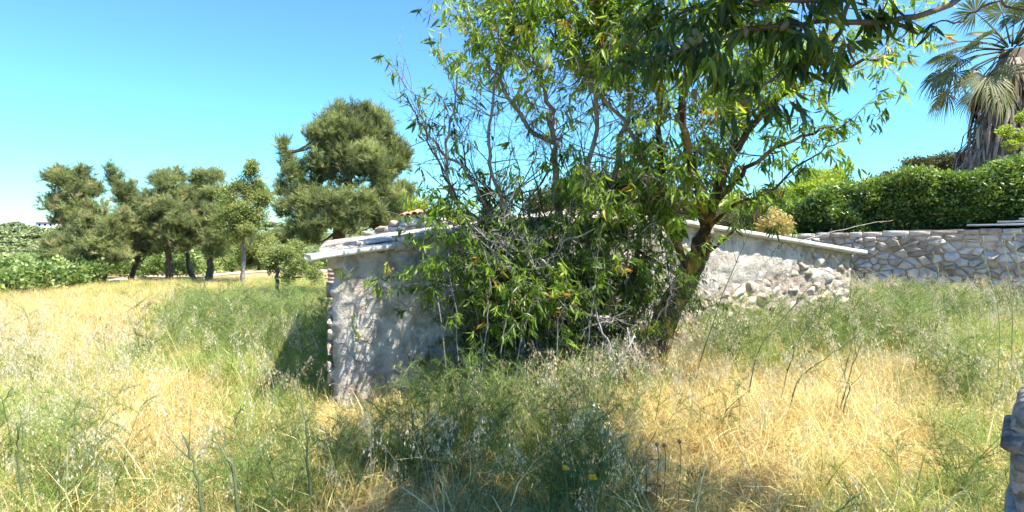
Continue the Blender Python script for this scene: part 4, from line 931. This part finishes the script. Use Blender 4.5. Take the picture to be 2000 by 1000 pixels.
S_([(1120, 0, 5.6), (1010, 580, 5.3), (940, 480, 5.1), (895, 400, 4.9), (872, 300, 4.7), (880, 220, 4.6), (900, 120, 4.5)], .026, .006, 26, .30, .42, depth=1, tint=.58)
S_([(1190, 0, 5.9), (1225, 600, 5.8), (1250, 450, 5.6), (1260, 330, 5.3), (1215, 230, 5.1), (1150, 160, 4.9), (1110, 60, 4.7)], .034, .008, 40, .25, .55, tint=.50)
S_([(1150, 0, 5.8), (1155, 560, 5.7), (1142, 430, 5.5), (1150, 330, 5.3), (1165, 200, 5.1), (1140, 90, 4.9), (1120, -30, 4.7)], .036, .010, 44, .25, .6, tint=.55)
S_([(1130, 0, 5.5), (1060, 560, 5.3), (1000, 430, 5.1), (960, 330, 4.9), (960, 230, 4.7), (970, 130, 4.6), (990, 50, 4.5)], .026, .006, 34, .35, .45, tint=.60, depth=1)
for P in [((1050, 640, 5.4), (960, 590, 5.1), (880, 600, 4.9), (790, 598, 4.7)), ((1080, 600, 5.5), (960, 520, 5.1), (860, 470, 4.8), (800, 430, 4.6)), ((1080, 560, 5.4), (960, 470, 5.1), (880, 430, 4.9), (830, 380, 4.8)),
          ((1040, 650, 5.3), (900, 560, 4.8), (780, 560, 4.6), (705, 570, 4.5)), ((1060, 560, 5.4), (980, 470, 5.1), (900, 440, 4.9), (850, 440, 4.8))]:
    pb.stem(pts(*P), .011, .003, 10, .2, .34, .40, LS*.85, .50, 1, big=False)
for k in range(15):  # low leafy shoots in front of the wall
    px = rng.uniform(900, 1290); D_ = rng.uniform(4.7, 5.9); y1 = rng.uniform(380, 560)
    pb.stem(pts(gbase(px+rng.uniform(-60, 60), D_), (px, 600, D_), (px+rng.uniform(-30, 30), y1, D_-.1)), .008, .003, 13, .35, .36, .85, LS*.85, .36, 1, big=False)
pb.build('almond_shrub', 'tall many stemmed almond shrub with bare dark twigs on its left, in the middle', 'shrub', at(*gbase(1150, 5.8)), M['greybark'], M['greybark'], 300)
# dense thicket of fine twigs and small leaves between the stems and the hut wall
pf = Plant(); SL = .062
for k in range(52):
    px = rng.choice([rng.uniform(850, 1290), rng.normal(1100, 95)]); D_ = rng.uniform(5.1, 5.9); y1 = rng.uniform(395, 600)
    pf.stem(pts(gbase(px+rng.uniform(-70, 70), D_), (px, 640, D_), (px+rng.uniform(-60, 60), y1, D_-.1)), .008, .0025, 13, .25, .34, .62, SL, .30, 2, big=False, nleaf=4, up=.3)
pf.build('thicket', 'tangled thicket of fine grey twigs and small dark leaves against the hut wall', 'thicket', at(*gbase(1110, 5.5)), M['greybark'], M['greybark'], 0)
# bare suckers on the left of the shrub
pc_ = Plant()
pc_.stem(pts(gbase(1090, 5.6), (1010, 560, 5.3), (960, 460, 5.1), (905, 400, 4.9), (862, 330, 4.7), (832, 262, 4.5), (800, 200, 4.4), (783, 145, 4.3)), .018, .0025, 16, .4, .28, .05, LS, depth=1, up=.8, big=False)
for k in range(15):
    a0, a1 = rng.uniform(890, 1060), rng.uniform(870, 1090)
    pc_.stem(pts((a0+40, 500, 5.4), (a0+10, 420, 5.2), (a1, 320, 5.0), (a1+rng.uniform(-30, 30), rng.uniform(210, 270), 4.9)), .010, .002, 14, .15, .34, .10, LS, .4, 1, up=.5, big=False)
pc_.build('bare_suckers', 'thin leafless dark shoots against the sky left of the many stemmed shrub', 'shrub', at(*gbase(1090, 5.6)), M['bark'], M['bark'], 20)
# bleached dead branches
pd = Plant()
for P, r in [(((1190, 620, 4.9), (1130, 610, 4.85), (1060, 590, 4.8)), .014), (((1090, 530, 5.0), (1040, 500, 4.9), (985, 480, 4.8), (930, 450, 4.7)), .013), (((1160, 590, 4.8), (1180, 660, 4.8), (1215, 700, 4.8), (1240, 720, 4.7)), .010),
             (((1050, 560, 5.0), (1000, 530, 4.9), (960, 480, 4.8), (990, 420, 4.8)), .008), (((1240, 655, 4.7), (1215, 700, 4.6), (1205, 745, 4.6)), .007), (((1225, 640, 4.7), (1230, 690, 4.6), (1200, 720, 4.6)), .006), (((1300, 620, 5.2), (1310, 560, 5.1), (1306, 530, 5.0)), .007),
             (((1180, 440, 5.1), (1110, 470, 5.0), (1060, 520, 5.0)), .008)]:
    pd.stem(pts(*P), r, .003, 15, .1, .24, 0, LS, depth=1, big=False, up=.1)
for k in range(12):
    c = (rng.uniform(930, 1060), rng.uniform(455, 560), 4.8); pd.stem(pts(c, (c[0]+rng.uniform(-70, 40), c[1]+rng.uniform(-50, 40), 4.75)), .005, .002, 8, .1, .16, 0, LS, depth=1, big=False, up=.2)
for k in range(8):
    c = (rng.uniform(1180, 1340), rng.uniform(330, 430), 5.0); pd.stem(pts(c, (c[0]+rng.uniform(-70, 70), c[1]+rng.uniform(-30, 50), 4.9)), .005, .002, 6, .1, .18, 0, LS, depth=1, big=False, up=.1)
pd.build('dead_branches', 'tangle of bleached grey dead branches caught in the shrub before the hut wall', 'dead branches', at(*gbase(1150, 4.9)), M['deadwood'], M['deadwood'], 0)
# leafy young shoots before the left half of the wall
pe = Plant()
for (x0, D_, P) in [(905, 4.7, ((885, 560), (865, 470), (860, 400))), (880, 4.6, ((860, 600), (845, 500), (850, 440))), (960, 4.5, ((985, 650), (1000, 590), (1010, 560))), (1000, 4.4, ((1015, 680), (1035, 600), (1060, 560))), (930, 4.5, ((950, 640), (955, 560), (945, 480))), (1085, 4.6, ((1090, 640), (1110, 560)))]:
    pe.stem(pts(gbase(x0, D_), *[(a, b, D_-.05) for a, b in P]), .007, .0025, 12, .25, .26, .8, LS*.9, .42, 1, big=False)
for c in [(770, 530, 4.6), (735, 560, 4.5), (800, 540, 4.6), (790, 545, 4.55)]:
    pe.stem(pts((c[0]+60, c[1]+40, 4.9), c), .005, .002, 3, .5, .12, 1, LS*.7, .55, 0, big=False, nleaf=6)
pe.build('almond_sapling', 'young leafy almond shoots growing against the plastered left half of the wall', 'sapling', at(*gbase(905, 4.7)), M['greybark'], M['greybark'], 120)
# overhead tree whose branches hang into the top right corner
po_ = Plant()
tb = np.array([3.3, .9, 0.]); fork = np.array([3.1, 1.1, 2.1])
po_.stem([tb, (3.25, 1.0, 1.0), fork], .16, .10, 0, .9, .1, 0, .1, 0, depth=0, k=10)
def over(P, r0, r1, n, t0, L, tint=.18, nl=4, depth=1): po_.stem([fork]+pts(*P), r0*.34, r1, n*.6, t0, L*.75, .95, .086, tint, depth, nleaf=nl, up=-.05, droop=.3, big=True, rough=.006)  # low default tint paints the shade below the crown into these leaves
over([(2060, -40, 2.0), (1830, 20, 1.95), (1700, 45, 1.9), (1570, 42, 1.9), (1450, 62, 1.95), (1380, 85, 2.0), (1290, 110, 2.05)], .035, .005, 28, .35, .17)
over([(2040, -90, 2.1), (1700, -30, 2.0), (1640, 70, 1.95), (1580, 120, 1.9), (1500, 165, 1.9), (1480, 215, 1.9)], .028, .004, 18, .42, .15)
over([(2000, -120, 2.0), (1760, -60, 1.9), (1600, 0, 1.85), (1500, 0, 1.9), (1400, 20, 2.0)], .024, .005, 22, .4, .18)
over([(1900, -160, 2.3), (1600, -90, 2.2), (1400, 0, 2.3), (1300, 40, 2.4), (1235, 90, 2.4)], .024, .004, 24, .45, .2, .22)
over([(2080, 20, 2.4), (1950, 2, 2.4), (1880, 40, 2.4), (1828, 45, 2.4)], .016, .003, 0, .9, .05, nl=0)
over([(1700, -160, 2.1), (1500, -60, 2.1), (1440, 30, 2.1), (1425, 110, 2.1)], .018, .004, 12, .5, .16)
for c in [(1350, 68, 1.9), (1338, 78, 1.9), (1358, 52, 1.92), (1532, 38, 1.85), (1457, 50, 1.9), (1355, 172, 1.95), (1455, 185, 1.85), (1603, 100, 1.85), (1322, 220, 2.3), (1445, 160, 1.85), (1366, 62, 1.9)]: po_.fruit.append(at(*c))
# the crown above and beside the camera that throws the shade in the foreground
for k in range(64):
    c = np.array([rng.uniform(.55, 2.7), rng.uniform(.9, 3.25), rng.uniform(3.45, 4.3)])
    if N1(c[0], c[1], .5) < .45: continue
    po_.stem([fork, (fork+c)/2+rng.normal(0, .15, 3)+np.array([0, 0, .3]), c],   .020, .006, 14, .5, .42, 1, .12, .4, 1, nleaf=5, big=True, k=4)
t_ov = po_.build('almond_tree', 'dark leafy almond branch with green fruit hanging in from the top right, close by', 'tree', tb, M['bark'], M['bark'], 300)

# ------------------------------------------------------------------ grass, wild oats, fennel (stuff)
P_STRAW = [blade_clump('straw_clump', M['straw'], 40, .13, .42, .0060, 1.2) for _ in range(4)]
P_MAT = [blade_clump('straw_mat', M['straw'], 50, .22, .30, .0060, 1.5, .10) for _ in range(3)]
P_GRASS = [blade_clump('grass_clump', M['grass'], 38, .13, .42, .0066, .95) for _ in range(4)]
P_STRAWF = [blade_clump('straw_tuft', M['straw'], 70, .34, .42, .011, 1.0, seg=2) for _ in range(3)]
P_GRASSF = [blade_clump('grass_tuft', M['grass'], 70, .34, .42, .011, .9, seg=2) for _ in range(3)]
P_OAT = [oat_mesh('oat_stalk', rng.uniform(.62, .85)) for _ in range(6)]
P_FEN = [fennel_mesh('fennel_plant', .62) for _ in range(5)]
def sample(n, y0, y1, p=1.0):
    """points over the ground in a wedge wider than the view"""
    y = (y0**p+(y1**p-y0**p)*rng.random(n))**(1/p); x = (rng.random(n)*2-1)*(y*1.08+.9); return x, y
def inside(px, py, poly):
    c = np.zeros(len(px), bool); n = len(poly)
    for i in range(n):
        (x0, y0), (x1, y1) = poly[i], poly[(i+1) % n]
        if y0 == y1: continue
        k = ((y0 > py) != (y1 > py)) & (px < (x1-x0)*(py-y0)/(y1-y0)+x0); c ^= k
    return c
hutpoly = [tuple(fr(-.0, 0, .03)[:2]), tuple(fr(WL, 0, .03)[:2]), tuple((fr(WL, 0, 0)+BD*3.3)[:2]), tuple((fr(0, 0, 0)+BD*3.3)[:2])]
stumppoly = [tuple(fr4(-.05, 0, .05)[:2]), tuple(fr4(1, 0, .05)[:2]), tuple(fr4(1, 0, -.5)[:2]), tuple(fr4(-.05, 0, -.5)[:2])]
def free(x, y):
    k = ~inside(x, y, hutpoly) & ~inside(x, y, stumppoly)
    bwl = (x-A2[0])*(B2[1]-A2[1])-(y-A2[1])*(B2[0]-A2[0])   # in front of the boundary wall
    k &= ~((bwl < 0) & (x > 4.5)) & (np.hypot(x, y) > 1.25)
    k &= ~((y > 29) & (np.abs(y-np.interp(x, pc[:, 0], pc[:, 1])) < 2.0) & (x > -21))
    k &= ~((y > 17.8) & (x < -(.83-(y-18.6)*.018)*y))
    return k
BL = [  # photo areas (centre, radii) with greenness, bluish fennel weight, oat weight
 (520,640,190,75,.9,.8,.3),(430,600,120,40,.35,.3,.2),(100,640,220,60,-.7,-.3,.2),(120,600,260,22,-1.,-.5,-.3),(300,790,170,90,-.8,-.4,.1),(60,760,120,120,.15,0,.8),(120,930,240,80,.55,.4,.5),
 (520,800,90,80,.7,.4,.6),(480,940,120,70,.35,.5,.2),(380,900,90,60,-.4,0,.2),(760,900,120,110,.45,.2,.2),(660,930,60,60,-.5,0,0),(950,820,170,110,.4,.5,.4),(1000,940,160,80,.25,.5,.2),(1150,900,90,90,.3,.8,.2),(850,930,90,60,-.5,0,.3),(1450,690,170,45,.5,1.0,.2),(1700,640,120,40,.4,.7,.6),(1260,940,70,50,-.4,0,.3),(250,690,60,40,.6,.1,.3),(330,620,80,25,.5,.2,0),(60,700,60,50,.5,.1,.3),(200,770,60,30,.55,.1,.5),(60,840,70,60,.5,.3,.3),(860,840,120,90,.4,.7,0),(700,840,70,60,.5,.4,.2),(1050,860,120,60,.3,.7,0),(560,780,60,60,.3,.1,.9),(180,840,120,60,.2,0,.7),
 (1180,760,120,60,-.3,0,1.2),(1120,830,90,60,0,.3,1.2),(1400,800,190,120,-1.2,-.8,.2),(1330,720,90,50,-.6,-.3,.6),(1440,630,150,60,.6,1.1,.2),(1600,620,160,60,.6,1.,.3),(1720,590,200,40,.5,1.,1.1),(1900,590,120,40,.7,.8,.7),
 (1650,760,160,80,-.6,-.1,.2),(1560,900,140,80,-.8,-.5,0),(1800,700,140,60,.25,.5,.5),(1900,800,70,60,.4,.3,0),(1820,950,180,50,.8,.6,0),(1750,860,120,40,-.7,-.3,0),(1300,960,120,60,.1,.5,.2)]
def fields(x, y):
    px, py = proj(np.stack([x, y, G(x, y)+.25], -1)); g = np.zeros(len(x)); f = g.copy(); o = g.copy()
    for (cx, cy, rx, ry, a, b_, c) in BL:
        k = np.exp(-((px-cx)/rx)**2-((py-cy)/ry)**2); g += a*k; f += b_*k; o += c*k
    g = g+.16*sstep(-.2, -1.2, x)*sstep(17, 10, y)
    return g+1.1*(N1(x, y, .8)-.5)+.7*(N2(x, y, .33)-.5), f+1.0*(N3(x, y, .7)-.5), o+.8*(N2(x+9, y, .6)-.5)
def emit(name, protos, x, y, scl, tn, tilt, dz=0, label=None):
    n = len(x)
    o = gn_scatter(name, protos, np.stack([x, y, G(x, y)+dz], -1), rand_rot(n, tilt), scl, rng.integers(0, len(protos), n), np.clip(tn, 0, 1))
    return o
def dip(x, y): return 1-.55*np.exp(-((x+1.15)/.75)**2-((y-4.5)/.7)**2)
def hscale(x, y):  # low growth close to the camera and along the hut, tall elsewhere
    return np.clip(.62+.10*y, .62, 1.05)*(1-.35*sstep(2.5, 4.5, x)*sstep(8, 10, y))*dip(x, y)
# near
x, y = sample(12000, 1.25, 9.5, 1.55); k = free(x, y); x, y = x[k], y[k]; g, f, o = fields(x, y); r = rng.random(len(x))
isg = (g+rng.normal(0, .28, len(x))) > .18
hs = hscale(x, y)
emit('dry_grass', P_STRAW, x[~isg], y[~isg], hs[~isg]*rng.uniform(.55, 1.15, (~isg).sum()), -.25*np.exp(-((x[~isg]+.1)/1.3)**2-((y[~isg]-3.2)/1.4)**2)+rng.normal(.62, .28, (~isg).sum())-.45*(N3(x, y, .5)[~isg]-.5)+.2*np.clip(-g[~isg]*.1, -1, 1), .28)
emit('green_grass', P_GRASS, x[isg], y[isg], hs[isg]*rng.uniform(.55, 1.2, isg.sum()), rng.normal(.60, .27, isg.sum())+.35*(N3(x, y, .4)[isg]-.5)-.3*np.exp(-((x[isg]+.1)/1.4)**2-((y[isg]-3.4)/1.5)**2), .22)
x, y = sample(9000, 1.25, 9.5, 1.5); k = free(x, y); x, y = x[k], y[k]; g, f, o = fields(x, y)
emit('dry_litter', P_MAT, x, y, rng.uniform(.6, 1.2, len(x)), rng.normal(.42, .22, len(x)), .2)
x, y = sample(9000, 1.5, 14, 1.3); k = free(x, y); x, y = x[k], y[k]; g, f, o = fields(x, y); k = (o+rng.normal(0, .3, len(x))) > .44+.25*np.exp(-((x+.1)/1.2)**2-((y-2.8)/1.3)**2); x, y = x[k], y[k]
emit('wild_oats', P_OAT, x, y, np.clip(.6+.07*y, .6, 1)*dip(x, y)*rng.uniform(.7, 1.15, len(x)), rng.normal(.62, .2, len(x)), .14)
x, y = sample(7000, 1.5, 13, 1.35); k = free(x, y); x, y = x[k], y[k]; g, f, o = fields(x, y); k = (f+rng.normal(0, .22, len(x))) > .48; x, y = x[k], y[k]
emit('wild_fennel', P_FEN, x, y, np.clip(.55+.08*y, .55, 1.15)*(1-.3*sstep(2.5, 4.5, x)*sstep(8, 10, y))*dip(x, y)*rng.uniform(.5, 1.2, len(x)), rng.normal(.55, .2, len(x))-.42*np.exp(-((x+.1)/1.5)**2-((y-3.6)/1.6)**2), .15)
# tall fennel that climbs against the thicket
x = rng.uniform(-.8, 1.75, 165); y = rng.uniform(3.7, 5.3, 165)+.25*x; k = free(x, y) & ~((x > 1.15) & (y > 4.3)); x, y = x[k], y[k]
emit('tall_fennel', P_FEN, x, y, rng.uniform(.5, 1.05, len(x)), rng.normal(.40, .28, len(x)), .18)
# coarse broken straw lying over the field
P_COARSE = [blade_clump('coarse_straw', M['straw'], 9, .25, .55, .009, 1.45, .12) for _ in range(4)]
x, y = sample(3800, 1.3, 9, 1.4); k = free(x, y); x, y = x[k], y[k]
emit('broken_straw', P_COARSE, x, y, rng.uniform(.5, 1.15, len(x)), rng.choice([.05, .2, .75, .95], len(x))+rng.normal(0, .08, len(x)), .35)
# farther field
x, y = sample(22000, 8.5, 30, 1.15); k = free(x, y) & (x < 13) & (y < 27.5+.0*x); x, y = x[k], y[k]; g, f, o = fields(x, y)
isg = (g+rng.normal(0, .22, len(x))) > .22
sc2 = np.interp(y, [8.5, 12, 28], [.8, .95, .85])*(1-.45*sstep(3, 5, x))
emit('field_dry_grass', P_STRAWF, x[~isg], y[~isg], sc2[~isg]*rng.uniform(.5, 1.1, (~isg).sum()), rng.normal(.5, .2, (~isg).sum()), .2)
emit('field_green_grass', P_GRASSF, x[isg], y[isg], sc2[isg]*rng.uniform(.5, 1.1, isg.sum()), rng.normal(.6, .2, isg.sum()), .2)

# ------------------------------------------------------------------ single weeds that stand out
def weed(name, label, cat, P, r, twigs=5, group=None, mat='stalk', L=.12, frond=0):
    P = [np.array(p) for p in P]; b_ = P[0]; t = empty(name, (b_[0], b_[1], b_[2]), label, cat, group); mb = MB(); S = spline(P, 14)+rng.normal(0, r*.6, (14, 3)); mb.tube(S, np.linspace(r, r*.35, 14), 6)
    link_('stem', mb.mesh('stem', M[mat], True, t.location), t)
    for q in range(twigs):
        i = rng.integers(4, 13); ax = unit(S[i]-S[i-1]); d = unit(ax+rdir(1)[0]*.6); mb = MB(); l_ = L*rng.uniform(.5, 1.4)
        mb.tube(spline([S[i], S[i]+d*l_*.5, S[i]+d*l_+np.array([0, 0, .02])], 5), np.linspace(r*.4, r*.15, 5), 4); link_('twig', mb.mesh('twig', M[mat], True, t.location), t)
    return t
def wp(px, D): p = at(px, 500, D); return np.array([p[0], D, float(G(p[0], D))])
weed('weed_stalk', 'bare dark stalk leaning left with a broken tip at the bottom left', 'weed', [wp(408, 2.6), at(385, 930, 2.6), at(358, 850, 2.6)], .0085, 4)
weed('weed_stalk', 'bare dark curved stalk just right of the leaning broken one', 'weed', [wp(470, 2.6), at(458, 940, 2.6), at(440, 890, 2.62), at(412, 852, 2.65)], .0085, 4)
weed('weed_stalk', 'tall straight green stalk standing left of the hut corner', 'weed', [wp(606, 2.9), at(602, 900, 2.9), at(595, 820, 2.9), at(583, 740, 2.95)], .007, 7)
weed('weed_stalk', 'thin dark upright stalk near the left edge of the photo', 'weed', [wp(38, 2.9), at(37, 920, 2.9), at(35, 830, 2.9)], .0065, 4)
weed('weed_stalk', 'thin dark stalk right of the one at the left edge', 'weed', [wp(108, 3.0), at(110, 920, 3.0), at(106, 870, 3.0)], .005, 4)
for k, (x0, y0, x1, y1, D_) in enumerate([(1560, 740, 1700, 632, 4.6), (1640, 800, 1690, 660, 4.5), (1480, 690, 1580, 560, 5.0), (1540, 720, 1600, 590, 4.8), (1370, 700, 1465, 450, 5.2), (1660, 760, 1655, 700, 4.4)]):
    lb = ['long dark stalk slanting up to the right in the middle of the right field', 'dark stalk standing just right of the long slanting one', 'dark slanting stalk before the exposed stones of the hut', 'branched dark stalk at the right end of the hut wall', 'tall thin fennel stalk rising past the roof edge right of the lichen trunk', 'short dark stalk in the dry grass on the right'][k]
    weed('fennel_stalk', lb, 'weed', [wp(x0-20, D_), at(x0, y0, D_), at((x0+x1)/2-8, (y0+y1)/2+8, D_), at(x1, y1, D_)], .007, 6, 'dark fennel stalks', L=.22)
for k, (x0, x1, y1, D_) in enumerate([(1960, 1920, 462, 5.2), (1985, 1958, 468, 5.0), (2010, 1980, 455, 4.9), (1825, 1822, 490, 6.0)]):
    weed('fennel_stalk', ['tall pale green stalk, leftmost of three before the boundary wall at the right edge', 'tall pale green stalk, middle one of three before the boundary wall', 'tall pale green stalk, rightmost of three before the boundary wall', 'slender pale stalk before the middle of the boundary wall'][k], 'weed',
         [wp(x0, D_), at(x0-8, 620, D_), at(x1+12, 540, D_), at(x1, y1, D_)], .006, 4, 'pale tall stalks by the boundary wall', 'palestalk', .1)
weed('fallen_cane', 'long pale dry cane arching over the boundary wall in front of the hedge', 'cane', [at(1560, 470, 5.2), at(1620, 455, 5.2), at(1700, 436, 5.2), at(1745, 430, 5.2)], .005, 2, mat='deadwood', L=.05)
# yellow flowers and thistle heads
for k, (px, py, D_) in enumerate([(1103, 915, 2.7), (1158, 934, 2.6)]):
    c = at(px, py, D_); t = empty('yellow_flower', wp(px, D_), ['yellow flower head, higher and left of two in the shaded foreground', 'yellow flower head, lower and right of two, slightly larger'][k], 'flower', 'yellow flowers')
    mb = MB(); mb.tube(spline([wp(px, D_), c+[.01, 0, -.15], c], 8), .0022, 5); link_('stem', mb.mesh('stem', M['stalk'], True, t.location), t)
    mb = MB(); n = 34; a = rng.uniform(0, 6.28, n); mb.inst(DIAMOND, np.tile(c, (n, 1)), unit(np.stack([np.cos(a), np.sin(a)-.6, rng.uniform(-.1, 1.0, n)], -1)), rdir(n), .020+.004*k, .5); link_('flower_head', mb.mesh('flower_head', M['petal'], origin=t.location), t)
M['thistle'] = solid('dry_thistle_head', [(.3, (.16, .10, .05)), (.7, (.34, .25, .13))], 60)
for k, (px, py, D_) in enumerate([(1283, 868, 2.9), (1297, 870, 2.9), (1327, 862, 2.95)]):
    c = at(px, py, D_); t = empty('thistle', wp(px, D_), ['dry brown thistle head, leftmost of three in the dry grass', 'dry brown thistle head, middle one of three in the dry grass', 'dry brown thistle head, rightmost of three in the dry grass'][k], 'thistle', 'dry thistle heads')
    mb = MB(); mb.tube(spline([wp(px, D_), c+[.01, 0, -.1], c], 6), .002, 5); link_('stem', mb.mesh('stem', M['stalk'], True, t.location), t)
    mb = MB(); n = 60; d = rdir(n, -.4); mb.inst(NEEDLE, c+d*.002, d, rdir(n), .015, .5)
    S = [(0, 0, -.012), (0, 0, -.008), (0, 0, 0), (0, 0, .007), (0, 0, .011)]; mb.tube(c+np.array(S), [.002, .008, .010, .007, .003], 8); link_('head', mb.mesh('head', M['thistle'], origin=t.location), t)
